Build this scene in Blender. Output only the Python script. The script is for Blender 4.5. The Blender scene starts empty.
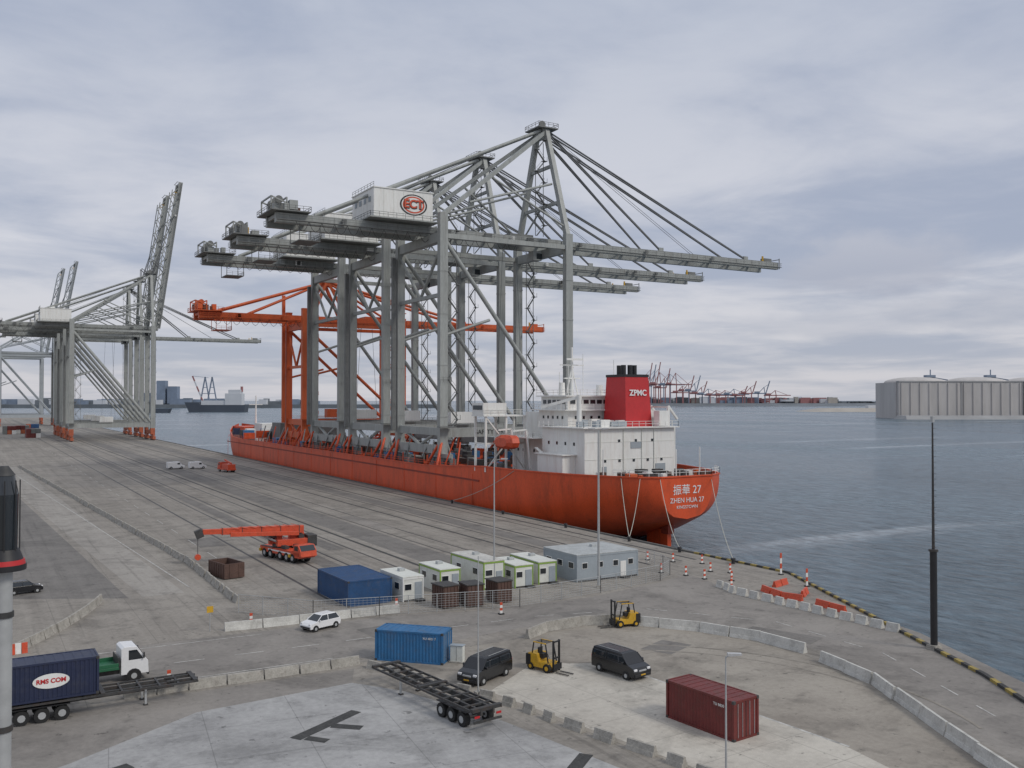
import bpy, math, random
from mathutils import Vector, Matrix
random.seed(7)
R=math.radians
scene=bpy.context.scene
C=scene.collection

# ------------------------------------------------------------------ materials
def mat(name,col,rough=.6,metal=0.0,var=.12,scale=1.0,fine=8.0,stretch=(1,1,1),bump=0.0,dirt=None,dirtamt=.4,spec=.5):
    m=bpy.data.materials.new(name); m.use_nodes=True
    nt=m.node_tree; N=nt.nodes; L=nt.links
    p=N["Principled BSDF"]; p.inputs["Roughness"].default_value=rough
    p.inputs["Metallic"].default_value=metal
    p.inputs["Specular IOR Level"].default_value=spec
    tc=N.new("ShaderNodeTexCoord"); mp=N.new("ShaderNodeMapping"); mp.inputs["Scale"].default_value=stretch
    L.new(tc.outputs["Object"],mp.inputs["Vector"])
    n1=N.new("ShaderNodeTexNoise"); n1.inputs["Scale"].default_value=scale; n1.inputs["Detail"].default_value=6; n1.inputs["Roughness"].default_value=.65
    n2=N.new("ShaderNodeTexNoise"); n2.inputs["Scale"].default_value=fine; n2.inputs["Detail"].default_value=4
    L.new(mp.outputs[0],n1.inputs["Vector"]); L.new(mp.outputs[0],n2.inputs["Vector"])
    mx=N.new("ShaderNodeMath"); mx.operation='MULTIPLY_ADD'; mx.inputs[1].default_value=.4
    L.new(n2.outputs["Fac"],mx.inputs[0]); 
    m2=N.new("ShaderNodeMath"); m2.operation='MULTIPLY'; m2.inputs[1].default_value=.6
    L.new(n1.outputs["Fac"],m2.inputs[0]); L.new(m2.outputs[0],mx.inputs[2])
    mr=N.new("ShaderNodeMapRange"); mr.inputs["From Min"].default_value=.3; mr.inputs["From Max"].default_value=.7
    mr.inputs["To Min"].default_value=1-var*1.6; mr.inputs["To Max"].default_value=1+var*1.2
    L.new(mx.outputs[0],mr.inputs["Value"])
    vm=N.new("ShaderNodeVectorMath"); vm.operation='SCALE'; vm.inputs[0].default_value=col[:3]
    L.new(mr.outputs[0],vm.inputs["Scale"])
    out=vm.outputs[0]
    if dirt:
        n3=N.new("ShaderNodeTexNoise"); n3.inputs["Scale"].default_value=scale*1.7; n3.inputs["Detail"].default_value=9; n3.inputs["Roughness"].default_value=.75
        mp2=N.new("ShaderNodeMapping"); mp2.inputs["Scale"].default_value=stretch; mp2.inputs["Location"].default_value=(13,7,3)
        L.new(tc.outputs["Object"],mp2.inputs["Vector"]); L.new(mp2.outputs[0],n3.inputs["Vector"])
        r=N.new("ShaderNodeMapRange"); r.inputs["From Min"].default_value=.5; r.inputs["From Max"].default_value=.72; r.inputs["To Max"].default_value=dirtamt
        L.new(n3.outputs["Fac"],r.inputs["Value"])
        mc=N.new("ShaderNodeMix"); mc.data_type='RGBA'; mc.inputs["B"].default_value=(*dirt,1)
        L.new(r.outputs[0],mc.inputs["Factor"]); L.new(out,mc.inputs["A"]); out=mc.outputs["Result"]
    L.new(out,p.inputs["Base Color"])
    if bump>0:
        b=N.new("ShaderNodeBump"); b.inputs["Strength"].default_value=bump; b.inputs["Distance"].default_value=.05
        L.new(n2.outputs["Fac"],b.inputs["Height"]); L.new(b.outputs[0],p.inputs["Normal"])
    return m
VS=(1,1,.12)
M={}
M['grey']=mat("crane_grey_paint",(.335,.35,.335),.5,var=.18,scale=.5,stretch=VS,dirt=(.15,.115,.09),dirtamt=.4)
M['greyd']=mat("crane_grey_dark",(.17,.175,.17),.6,var=.2,scale=.6)
M['greyf']=mat("hazed_crane_grey",(.36,.39,.41),.6,var=.1,scale=.4)  # crane grey made paler and bluer: distance haze painted into the colour
M['orange']=mat("crane_orange_paint",(.62,.12,.035),.5,var=.15,scale=.4,stretch=VS,dirt=(.2,.06,.03))
M['borange']=mat("bogie_orange_paint",(.42,.11,.05),.6,var=.2,scale=.6,dirt=(.15,.07,.05),dirtamt=.6)
M['hull']=mat("hull_orange_paint",(.66,.085,.022),.45,var=.18,scale=.22,stretch=(1,1,.3),dirt=(.22,.045,.018),dirtamt=.6)
M['hulld']=mat("hull_boot_paint",(.26,.035,.015),.6,var=.25,scale=.4,dirt=(.08,.04,.03))
M['deck']=mat("deck_paint",(.10,.055,.04),.8,var=.3,scale=.4)
M['white']=mat("white_paint",(.78,.78,.75),.5,var=.07,scale=.6,stretch=VS,dirt=(.42,.30,.2),dirtamt=.35)
M['white2']=mat("cabin_white",(.68,.69,.64),.55,var=.08,scale=.8,dirt=(.3,.28,.22),dirtamt=.35)
M['red']=mat("funnel_red",(.50,.022,.025),.5,var=.1)
M['black']=mat("black_paint",(.02,.02,.022),.5,var=.3)
M['steel']=mat("dark_steel",(.05,.05,.05),.6,var=.3,dirt=(.12,.06,.03))
M['rubber']=mat("tyre_rubber",(.02,.02,.02),.85,var=.2)
M['glass']=mat("dark_glass",(.02,.025,.03),.08,var=.05,spec=.8)
M['yellow']=mat("yellow_paint",(.60,.35,.025),.5,var=.15,dirt=(.2,.12,.03))
M['blue']=mat("container_blue",(.018,.07,.18),.5,var=.18,scale=.7,dirt=(.11,.10,.09),dirtamt=.45)
M['blue2']=mat("container_light_blue",(.03,.15,.33),.5,var=.18,scale=.7,dirt=(.13,.12,.11),dirtamt=.45)
M['navy']=mat("container_navy",(.018,.026,.065),.5,var=.15,scale=.7,dirt=(.07,.07,.08),dirtamt=.4)
M['maroon']=mat("container_maroon",(.155,.026,.023),.55,var=.25,scale=.7,dirt=(.10,.05,.035),dirtamt=.55)
M['brown']=mat("rust_brown",(.10,.055,.042),.7,var=.25)
M['green']=mat("lime_green_paint",(.25,.39,.07),.5,var=.1)
M['tgreen']=mat("truck_green",(.02,.13,.06),.5,var=.1)
M['vorange']=mat("vehicle_orange",(.62,.085,.035),.45,var=.18,scale=1.5,dirt=(.25,.08,.04),dirtamt=.5)
M['vblack']=mat("vehicle_black",(.012,.013,.016),.22,var=.1,spec=.7)
M['vwhite']=mat("vehicle_white",(.78,.78,.78),.25,var=.04)
M['conc']=mat("barrier_concrete",(.38,.36,.32),.85,var=.25,scale=1.2,dirt=(.15,.13,.11),dirtamt=.7)
M['cwhite']=mat("barrier_white",(.57,.56,.52),.7,var=.18,scale=.8,dirt=(.24,.22,.19),dirtamt=.6)
M['quay']=mat("quay_wall_concrete",(.14,.135,.125),.85,var=.3,scale=.4,stretch=(1,1,.4))
M['pole']=mat("galvanised_pole",(.43,.44,.44),.5,var=.1,metal=.2)
M['rope']=mat("mooring_rope",(.45,.44,.38),.8)
M['lamp']=mat("lamp_head",(.5,.5,.5),.4)
M['cable']=mat("stay_steel",(.13,.135,.14),.5,var=.1)
M['roofg']=mat("office_roof",(.42,.44,.44),.7,var=.18,dirt=(.25,.24,.22),dirtamt=.5)
M['officew']=mat("office_wall",(.32,.36,.39),.6,var=.08)
M['tank']=mat("tank_concrete",(.52,.495,.475),.8,var=.12,scale=.03,fine=.15,stretch=(1,1,.15),dirt=(.38,.36,.34),dirtamt=.5)
M['dyke']=mat("dyke_concrete",(.32,.32,.32),.85,var=.2,scale=.02)
M['farwhite']=mat("hazed_white",(.58,.60,.63),.7,var=.05,scale=.05)  # far materials from here down carry atmospheric haze in their base colours
M['farred']=mat("hazed_red_cranes",(.33,.15,.15),.8,var=.2,scale=.02)  # red dulled by painted-in haze
M['farblue']=mat("hazed_blue_grey",(.21,.26,.34),.8,var=.2,scale=.02)  # bluish cast is distance haze put into the colour
M['fardark']=mat("hazed_dark_hull",(.07,.085,.11),.8,var=.15,scale=.02)  # dark hull lifted towards blue, haze mixed into the paint
M['farland']=mat("hazed_land",(.16,.18,.20),.9,var=.3,scale=.01)  # land tone desaturated and blued to paint in haze
M['farsand']=mat("hazed_sand",(.40,.37,.33),.9,var=.2,scale=.01)  # sand tone paled, painted haze of distance

# ------------------------------------------------------------------ builder
class B:
    def __init__(s,name,loc=(0,0,0),rz=0.0):
        s.p={}; s.e=bpy.data.objects.new(name,None); s.e.empty_display_size=1
        C.objects.link(s.e); s.e.location=loc; s.e.rotation_euler=(0,0,rz)
    def add(s,part,vs,fs,m,smooth=False):
        d=s.p.setdefault(part,{'v':[],'f':[],'i':[],'s':[],'m':[]})
        if m not in d['m']: d['m'].append(m)
        mi=d['m'].index(m); o=len(d['v'])
        d['v'].extend([tuple(v) for v in vs])
        for f in fs:
            d['f'].append([i+o for i in f]); d['i'].append(mi); d['s'].append(smooth)
    def hexa(s,part,lo,hi,m):
        s.add(part,list(lo)+list(hi),[(3,2,1,0),(4,5,6,7),(0,1,5,4),(1,2,6,5),(2,3,7,6),(3,0,4,7)],m)
    def box(s,part,c,sz,m,rz=0.0):
        x,y,z=sz[0]/2,sz[1]/2,sz[2]/2; cs,sn=math.cos(rz),math.sin(rz)
        def t(a,b,cc): return (c[0]+a*cs-b*sn,c[1]+a*sn+b*cs,c[2]+cc)
        s.hexa(part,[t(-x,-y,-z),t(x,-y,-z),t(x,y,-z),t(-x,y,-z)],[t(-x,-y,z),t(x,-y,z),t(x,y,z),t(-x,y,z)],m)
    def beam(s,part,a,b,w,h,m):
        a=Vector(a);b=Vector(b);d=(b-a)
        if d.length<1e-5:return
        d.normalize(); up=Vector((0,0,1)) if abs(d.z)<.95 else Vector((1,0,0))
        sd=d.cross(up).normalized(); up=sd.cross(d)
        q=[(-1,-1),(1,-1),(1,1),(-1,1)]
        s.hexa(part,[a+sd*(i*w/2)+up*(j*h/2) for i,j in q],[b+sd*(i*w/2)+up*(j*h/2) for i,j in q],m)
    def tube(s,part,a,b,r,m,n=8,r2=None,smooth=True):
        a=Vector(a);b=Vector(b);d=(b-a)
        if d.length<1e-5:return
        d.normalize(); up=Vector((0,0,1)) if abs(d.z)<.95 else Vector((1,0,0))
        sd=d.cross(up).normalized(); up=sd.cross(d); r2=r if r2 is None else r2
        vs=[];
        for i in range(n):
            t=2*math.pi*i/n; o=sd*math.cos(t)+up*math.sin(t); vs.append(a+o*r)
        for i in range(n):
            t=2*math.pi*i/n; o=sd*math.cos(t)+up*math.sin(t); vs.append(b+o*r2)
        s.add(part,vs,[(i,(i+1)%n,n+(i+1)%n,n+i) for i in range(n)],m,smooth)
        s.add(part,vs[:n],[tuple(range(n))[::-1]],m); s.add(part,vs[n:],[tuple(range(n))],m)
    def prism(s,part,prof,w,m,y0=0):
        n=len(prof)
        vs=[(x,y0-w/2,z) for x,z in prof]+[(x,y0+w/2,z) for x,z in prof]
        s.add(part,vs,[tuple(range(n)),tuple(range(n,2*n))[::-1]]+[(i,n+i,n+(i+1)%n,(i+1)%n) for i in range(n)],m)
    def rail(s,part,pts,m,h=1.1,sp=2.5,t=.06):
        for a,b in zip(pts[:-1],pts[1:]):
            a=Vector(a);b=Vector(b);n=max(1,int((b-a).length/sp))
            for k in range(n+1):
                p=a.lerp(b,k/n); s.beam(part,p,p+Vector((0,0,h)),t,t,m)
            for hh in (h,h*.55):
                o=Vector((0,0,hh)); s.beam(part,a+o,b+o,t,t,m)
    def wheel(s,part,c,r,w,m=None,hub=None):
        c=Vector(c); s.tube(part,c-Vector((0,w/2,0)),c+Vector((0,w/2,0)),r,m or M['rubber'],14)
        s.tube(part,c-Vector((0,w/2+.015,0)),c+Vector((0,w/2+.015,0)),r*.5,hub or M['pole'],10)
    def text(s,name,txt,loc,rot,size,m,ext=.01,off=0.0):
        cu=bpy.data.curves.new(name,'FONT'); cu.body=txt; cu.size=size; cu.extrude=ext; cu.offset=off; cu.align_x='CENTER'; cu.align_y='CENTER'
        cu.materials.append(m); o=bpy.data.objects.new(name,cu); C.objects.link(o); o.parent=s.e; o.location=loc; o.rotation_euler=rot; return o
    def done(s,bevel=0):
        for pn,d in s.p.items():
            me=bpy.data.meshes.new(pn); me.from_pydata(d['v'],[],d['f']); 
            for m in d['m']: me.materials.append(m)
            me.polygons.foreach_set('material_index',d['i']); me.polygons.foreach_set('use_smooth',d['s'])
            me.validate(); me.update()
            o=bpy.data.objects.new(pn,me); C.objects.link(o); o.parent=s.e
            if bevel:
                bv=o.modifiers.new("bevel",'BEVEL'); bv.width=bevel; bv.segments=2; bv.limit_method='ANGLE'; bv.angle_limit=R(40)
        return s.e
def sheet(name,pts,z,m):
    me=bpy.data.meshes.new(name); me.from_pydata([(x,y,z) for x,y in pts],[],[list(range(len(pts)))])
    me.materials.append(m); me.update()
    if me.polygons[0].normal.z<0: me.flip_normals()
    o=bpy.data.objects.new(name,me); C.objects.link(o); return o
def ch(e,n): return (.5*n+.866*e,.866*n-.5*e)

# ------------------------------------------------------------------ world
w=bpy.data.worlds.new("World"); scene.world=w; w.use_nodes=True
nt=w.node_tree; N=nt.nodes; L=nt.links
for n in list(N): N.remove(n)
outw=N.new("ShaderNodeOutputWorld")
SUN_EL=42; SUN_AZ=150
sky=N.new("ShaderNodeTexSky"); sky.sky_type='NISHITA'; sky.sun_disc=False; sky.sun_elevation=R(SUN_EL); sky.sun_rotation=R(SUN_AZ)
bg1=N.new("ShaderNodeBackground"); bg1.inputs[1].default_value=.09; L.new(sky.outputs[0],bg1.inputs[0])
tc=N.new("ShaderNodeTexCoord"); sep=N.new("ShaderNodeSeparateXYZ"); L.new(tc.outputs["Generated"],sep.inputs[0])
def mth(op,a,b=None,c=None):
    n=N.new("ShaderNodeMath"); n.operation=op
    for i,v in enumerate((a,b,c)):
        if v is None: continue
        if hasattr(v,'links'): L.new(v,n.inputs[i])
        else: n.inputs[i].default_value=v
    return n.outputs[0]
zc=mth('MAXIMUM',sep.outputs[2],0.0); zz=mth('ADD',zc,.085)
cu=N.new("ShaderNodeCombineXYZ"); L.new(mth('DIVIDE',sep.outputs[0],zz),cu.inputs[0]); L.new(mth('DIVIDE',sep.outputs[1],zz),cu.inputs[1])
L.new(mth('MULTIPLY',zc,2.0),cu.inputs[2])
def noi(s,d,r,di,loc=(0,0,0)):
    mp=N.new("ShaderNodeMapping"); mp.inputs["Location"].default_value=loc; L.new(cu.outputs[0],mp.inputs[0])
    n=N.new("ShaderNodeTexNoise"); n.inputs["Scale"].default_value=s; n.inputs["Detail"].default_value=d; n.inputs["Roughness"].default_value=r; n.inputs["Distortion"].default_value=di
    L.new(mp.outputs[0],n.inputs["Vector"]); return n.outputs["Fac"]
nA=noi(.42,9,.5,.6,(4,1,0)); nB=noi(1.5,9,.58,.35)
def ramp(fac,stops):
    r=N.new("ShaderNodeValToRGB"); L.new(fac,r.inputs[0]); e=r.color_ramp.elements
    while len(e)<len(stops): e.new(.5)
    for el,(p,c) in zip(e,stops): el.position=p; el.color=(*c,1)
    return r.outputs[0]
def mixc(f,a,b):
    n=N.new("ShaderNodeMix"); n.data_type='RGBA'
    if hasattr(f,'links'): L.new(f,n.inputs["Factor"])
    else: n.inputs["Factor"].default_value=f
    L.new(a,n.inputs["A"]); L.new(b,n.inputs["B"]); return n.outputs["Result"]
lo=ramp(zc,[(0,(.49,.51,.575)),(.05,(.42,.455,.55)),(.15,(.39,.435,.55)),(.4,(.36,.415,.545)),(1,(.43,.48,.58))])
hi=ramp(zc,[(0,(.63,.62,.66)),(.05,(.65,.645,.69)),(.15,(.68,.685,.74)),(.4,(.54,.58,.675)),(1,(.70,.73,.79))])
mr=N.new("ShaderNodeMapRange"); mr.interpolation_type='SMOOTHSTEP'; mr.inputs["From Min"].default_value=.37; mr.inputs["From Max"].default_value=.61
L.new(mth('MULTIPLY_ADD',nB,.40,mth('MULTIPLY',nA,.60)),mr.inputs["Value"])
col=mixc(mr.outputs[0],lo,hi)
# soft cumulus bank over the far shore
def puff(col,c,sc,amt,loc,c0,c1):
    vd=N.new("ShaderNodeVectorMath"); vd.operation='SUBTRACT'; L.new(tc.outputs["Generated"],vd.inputs[0]); vd.inputs[1].default_value=c
    mp=N.new("ShaderNodeMapping"); mp.inputs["Location"].default_value=loc; mp.inputs["Scale"].default_value=(1,1,2); L.new(tc.outputs["Generated"],mp.inputs[0])
    nz3=N.new("ShaderNodeTexNoise"); nz3.inputs["Scale"].default_value=18; nz3.inputs["Detail"].default_value=7; nz3.inputs["Roughness"].default_value=.5; L.new(mp.outputs[0],nz3.inputs["Vector"])
    v=N.new("ShaderNodeVectorMath"); v.operation='MULTIPLY'; L.new(vd.outputs[0],v.inputs[0]); v.inputs[1].default_value=sc
    ln=N.new("ShaderNodeVectorMath"); ln.operation='LENGTH'; L.new(v.outputs[0],ln.inputs[0])
    dd=mth('ADD',ln.outputs["Value"],mth('MULTIPLY_ADD',nz3.outputs["Fac"],1.7,-.85))
    m3=N.new("ShaderNodeMapRange"); m3.interpolation_type='SMOOTHSTEP'; m3.inputs["From Min"].default_value=1.3; m3.inputs["From Max"].default_value=.5; m3.inputs["To Min"].default_value=0; m3.inputs["To Max"].default_value=amt
    L.new(dd,m3.inputs["Value"])
    up=N.new("ShaderNodeSeparateXYZ"); L.new(v.outputs[0],up.inputs[0])
    pc=ramp(mth('MULTIPLY_ADD',up.outputs[2],.35,.5),[(.2,c0),(.8,c1)])
    return mixc(m3.outputs[0],col,pc)
col=puff(col,(.772,.621,.134),(12,12,34),.6,(0,0,0),(.40,.42,.51),(.56,.565,.625))
col=puff(col,(.83,.55,.085),(9,9,60),.5,(3,1,2),(.40,.43,.52),(.46,.48,.56))
col=puff(col,(.74,.665,.075),(10,10,70),.4,(7,5,1),(.40,.43,.52),(.48,.50,.58))
bg2=N.new("ShaderNodeBackground"); L.new(col,bg2.inputs[0]); bg2.inputs[1].default_value=1.0
ms=N.new("ShaderNodeMixShader"); ms.inputs[0].default_value=.92; L.new(bg1.outputs[0],ms.inputs[1]); L.new(bg2.outputs[0],ms.inputs[2]); L.new(ms.outputs[0],outw.inputs[0])

sl=bpy.data.lights.new("sun",'SUN'); sl.energy=1.35; sl.angle=R(14); sl.color=(1,.95,.87)
so=bpy.data.objects.new("sun",sl); C.objects.link(so)
sd=Vector((math.sin(R(SUN_AZ))*math.cos(R(SUN_EL)),math.cos(R(SUN_AZ))*math.cos(R(SUN_EL)),math.sin(R(SUN_EL))))
so.rotation_euler=sd.to_track_quat('Z','Y').to_euler()
scene.view_settings.view_transform='Standard'; scene.view_settings.look='None'; scene.view_settings.exposure=0

# ------------------------------------------------------------------ camera
cd=bpy.data.cameras.new("camera"); cd.sensor_width=36; cd.lens=36*940/1024; cd.clip_start=.5; cd.clip_end=60000
cam=bpy.data.objects.new("camera",cd); C.objects.link(cam); cam.location=(0,0,22)
cam.rotation_euler=(R(90+.98),0,R(-30)); scene.camera=cam

# ------------------------------------------------------------------ water
def watermat():
    m=bpy.data.materials.new("harbour_water"); m.use_nodes=True; N=m.node_tree.nodes; L=m.node_tree.links
    p=N["Principled BSDF"]; p.inputs["IOR"].default_value=1.33
    tc=N.new("ShaderNodeTexCoord")
    def nz(s,d,st=(1,1,1),rz=.5,loc=(0,0,0)):
        mp=N.new("ShaderNodeMapping"); mp.inputs["Scale"].default_value=st; mp.inputs["Rotation"].default_value=(0,0,rz); mp.inputs["Location"].default_value=loc; L.new(tc.outputs["Object"],mp.inputs[0])
        n=N.new("ShaderNodeTexNoise"); n.inputs["Scale"].default_value=s; n.inputs["Detail"].default_value=d; n.inputs["Roughness"].default_value=.62; L.new(mp.outputs[0],n.inputs["Vector"]); return n.outputs["Fac"]
    a=nz(.36,8,(1,.5,1)); c=nz(.006,6,(1,.22,1)); wk=nz(.014,6,(.14,1.5,1),.15,(30,10,0)); rip=nz(.7,5,(1,.4,1))
    b=N.new("ShaderNodeBump"); b.inputs["Strength"].default_value=1.0; b.inputs["Distance"].default_value=1.5; L.new(a,b.inputs["Height"]); L.new(b.outputs[0],p.inputs["Normal"])
    r=N.new("ShaderNodeValToRGB"); L.new(c,r.inputs[0]); r.color_ramp.elements[0].position=.38; r.color_ramp.elements[0].color=(.065,.105,.135,1); r.color_ramp.elements[1].position=.64; r.color_ramp.elements[1].color=(.12,.165,.195,1)
    k=N.new("ShaderNodeMapRange"); k.inputs["From Min"].default_value=.58; k.inputs["From Max"].default_value=.66; k.inputs["To Max"].default_value=.7; L.new(wk,k.inputs["Value"])
    mx=N.new("ShaderNodeMix"); mx.data_type='RGBA'; mx.inputs["B"].default_value=(.36,.40,.43,1); L.new(k.outputs[0],mx.inputs["Factor"]); L.new(r.outputs[0],mx.inputs["A"])
    rs=N.new("ShaderNodeMapRange"); rs.inputs["From Min"].default_value=.3; rs.inputs["From Max"].default_value=.7; rs.inputs["To Min"].default_value=.45; rs.inputs["To Max"].default_value=1.5; L.new(rip,rs.inputs["Value"])
    v=N.new("ShaderNodeVectorMath"); v.operation='SCALE'; L.new(mx.outputs["Result"],v.inputs[0]); L.new(rs.outputs[0],v.inputs["Scale"])
    L.new(v.outputs[0],p.inputs["Base Color"])
    rr=N.new("ShaderNodeMapRange"); rr.inputs["From Min"].default_value=.35; rr.inputs["From Max"].default_value=.65; rr.inputs["To Min"].default_value=.12; rr.inputs["To Max"].default_value=.3; L.new(c,rr.inputs["Value"]); L.new(rr.outputs[0],p.inputs["Roughness"])
    return m
sheet("harbour_water",[(-30000,-30000),(30000,-30000),(30000,30000),(-30000,30000)],-5,watermat())

# ------------------------------------------------------------------ ground
def groundmat(name,c1,c2,sc=.05,joint=0.0,jrot=0.0,jd=.25,stain=.6,trk=.35):
    m=bpy.data.materials.new(name); m.use_nodes=True; N=m.node_tree.nodes; L=m.node_tree.links
    p=N["Principled BSDF"]; p.inputs["Roughness"].default_value=.85
    tc=N.new("ShaderNodeTexCoord")
    def nz(s,d,st=(1,1,1),loc=(0,0,0),ro=.65,di=0):
        mp=N.new("ShaderNodeMapping"); mp.inputs["Scale"].default_value=st; mp.inputs["Location"].default_value=loc; L.new(tc.outputs["Object"],mp.inputs[0])
        n=N.new("ShaderNodeTexNoise"); n.inputs["Scale"].default_value=s; n.inputs["Detail"].default_value=d; n.inputs["Roughness"].default_value=ro; n.inputs["Distortion"].default_value=di; L.new(mp.outputs[0],n.inputs["Vector"]); return n.outputs["Fac"]
    def mt(op,a,b,c=None):
        n=N.new("ShaderNodeMath"); n.operation=op
        for i,v in enumerate((a,b,c)):
            if v is None: continue
            if hasattr(v,'links'): L.new(v,n.inputs[i])
            else: n.inputs[i].default_value=v
        return n.outputs[0]
    def mrange(v,a,b,c,d):
        n=N.new("ShaderNodeMapRange"); n.inputs["From Min"].default_value=a; n.inputs["From Max"].default_value=b; n.inputs["To Min"].default_value=c; n.inputs["To Max"].default_value=d; L.new(v,n.inputs["Value"]); return n.outputs[0]
    big=nz(sc,7); fine=nz(2.2,5); tr=nz(1.0,5,(.45,.012,1)); speck=nz(14,3)
    f=mt('ADD',mt('MULTIPLY',big,.65-trk),mt('MULTIPLY',fine,.35)); f=mt('ADD',f,mt('MULTIPLY',tr,trk))
    r=N.new("ShaderNodeValToRGB"); L.new(f,r.inputs[0]); r.color_ramp.elements[0].position=.40; r.color_ramp.elements[0].color=(*c1,1); r.color_ramp.elements[1].position=.60; r.color_ramp.elements[1].color=(*c2,1)
    s1=mrange(nz(.35,9,ro=.7),.53,.70,1,stain); s2=mrange(nz(.09,8,loc=(40,3,0),di=1.5),.50,.66,1,.72); s3=mrange(nz(1.1,6,loc=(9,30,0)),.62,.68,1,.5)
    s4=mrange(nz(.8,6,(1.6,.03,1),(3,8,0)),.56,.66,1,.78)
    sc_=mt('MULTIPLY',mt('MULTIPLY',s1,s2),mt('MULTIPLY',s3,mt('MULTIPLY_ADD',speck,.4,.8)))
    if trk>0: sc_=mt('MULTIPLY',sc_,s4)
    if joint:
        mp=N.new("ShaderNodeMapping"); mp.inputs["Rotation"].default_value=(0,0,jrot); L.new(tc.outputs["Object"],mp.inputs[0])
        sx=N.new("ShaderNodeSeparateXYZ"); L.new(mp.outputs[0],sx.inputs[0])
        for o_ in (0,1):
            fr=mt('FRACT',mt('DIVIDE',sx.outputs[o_],joint),0); ln=mt('LESS_THAN',fr,.07/joint); sc_=mt('MULTIPLY',sc_,mt('MULTIPLY_ADD',ln,-jd,1.0))
    v=N.new("ShaderNodeVectorMath"); v.operation='SCALE'; L.new(r.outputs[0],v.inputs[0]); L.new(sc_,v.inputs["Scale"])
    L.new(v.outputs[0],p.inputs["Base Color"])
    b=N.new("ShaderNodeBump"); b.inputs["Strength"].default_value=.3; b.inputs["Distance"].default_value=.02; L.new(speck,b.inputs["Height"]); L.new(b.outputs[0],p.inputs["Normal"])
    return m
GQ=groundmat("quay_paving",(.215,.194,.168),(.33,.302,.265),joint=7.5,jd=.25)
GR=groundmat("road_asphalt",(.205,.188,.17),(.285,.262,.236),sc=.08,trk=.0,stain=.65)
GD=groundmat("dark_asphalt",(.15,.139,.127),(.22,.205,.187),sc=.1)
GT=groundmat("tan_paving",(.25,.222,.188),(.35,.317,.27),sc=.1,trk=0,stain=.62)
GP=groundmat("pale_concrete_pad",(.42,.388,.338),(.54,.505,.44),sc=.12,joint=4.5,jrot=-.08,jd=.25,trk=0,stain=.7)
GA=groundmat("grey_apron",(.29,.285,.28),(.42,.415,.405),sc=.1,joint=6,jrot=.12,jd=.25,trk=0,stain=.6)
GL=groundmat("light_lane",(.28,.258,.23),(.36,.335,.30),sc=.1)
GTY=groundmat("tyre_marked_paving",(.22,.197,.168),(.32,.29,.248),sc=.5,trk=0)
MW=mat("road_marking_white",(.5,.49,.46),.8,var=.45,fine=3)
MY=mat("kerb_yellow",(.36,.27,.07),.7,var=.35,dirt=(.1,.09,.07))
MB=mat("kerb_black",(.05,.05,.048),.8,var=.4,dirt=(.12,.11,.1))
edge=[(-52,-190),(67,41),(70.4,46.2),(78.9,63),(90.5,86),(90.5,1500)]
sheet("ground",[(-3500,-190)]+edge+[(-3500,1500)],0,GQ)
q=B("quay_wall")
for a,b in zip(edge[:-1],edge[1:]):
    d=Vector((b[0]-a[0],b[1]-a[1],0)).normalized(); nrm=Vector((d.y,-d.x,0))
    A=Vector((*a,0));Bv=Vector((*b,0))
    q.hexa("wall",[A+Vector((0,0,-9)),A+nrm*.25+Vector((0,0,-9)),Bv+nrm*.25+Vector((0,0,-9)),Bv+Vector((0,0,-9))],
      [A+Vector((0,0,-.01)),A+nrm*.25+Vector((0,0,-.01)),Bv+nrm*.25+Vector((0,0,-.01)),Bv+Vector((0,0,-.01))],M['quay'])
for y in range(90,640,12):
    q.tube("fenders",(91.4,y,-1.8),(91.4,y+2.4,-1.8),.7,M['rubber'],10)
q.done()
k=B("quay_kerb")
def kerb(a,b,stripe):
    a=Vector((*a,0));b=Vector((*b,0));L_=(b-a).length;n=max(1,int(L_/1.1)) if stripe else 1
    d=(b-a).normalized(); nr=Vector((-d.y,d.x,0))
    for i in range(n):
        p=a.lerp(b,i/n)+nr*.2+Vector((0,0,.12)); r=a.lerp(b,(i+1)/n)+nr*.2+Vector((0,0,.12))
        k.beam("kerb",p,r,.36,.24,(MY if i%2 else MB) if stripe else M['quay'])
for a,b in zip([(20,-50),(67,41),(70.4,46.2),(78.9,63),(90.5,86)],[(67,41),(70.4,46.2),(78.9,63),(90.5,86),(90.5,104)]): kerb(a,b,True)
kerb((90.5,104),(90.5,1500),False)
k.done()
rails=B("crane_rails")
for x,wd in ((87,.5),(84.6,.25),(79,.5),(73.5,.3),(70,.5),(63.5,.3),(60,.25),(52,.55),(49,.3),(44,.35),(39.5,.3),(34.5,.35)):
    rails.box("rail_slot",(x,640,.004),(wd,1080,.008),MB if wd>.4 else M['steel'])
rails.done()
sheet("dark_lane",[(74.5,118),(78,118),(78,1200),(74.5,1200)],.004,GD)
sheet("dark_lane",[(53.5,112),(59,112),(59,1200),(53.5,1200)],.004,GD)
sheet("dark_lane",[(40.5,118),(43,118),(43,1200),(40.5,1200)],.004,GD)
sheet("light_lane",[(17,112),(21.5,112),(14,350),(5,350)],.004,GL)
sheet("dark_lane",[(4,118),(15.5,112),(5,350),(-12,350)],.004,GD)
sheet("access_road",[(-60,76.5),(28,76),(46,78.5),(58,77.5),(64,68),(64.8,58),(60,46),(55,34),(45,10),(62,10),(70,41),(78,58),(80,66),(75,76),(79,92),(72,89.6),(60,86.8),(46,87.2),(38,89.5),(-60,91)],.004,GR)
sheet("yard_paving",[(28,74.8),(44.2,75),(48,75.8),(52,76.1),(55.8,74.8),(60.2,68.5),(62.3,63),(62.6,58),(60.5,49.5),(57,42.6),(53.5,36),(44,15),(36,15),(37.5,43.3),(34,60)],.008,GT)
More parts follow.
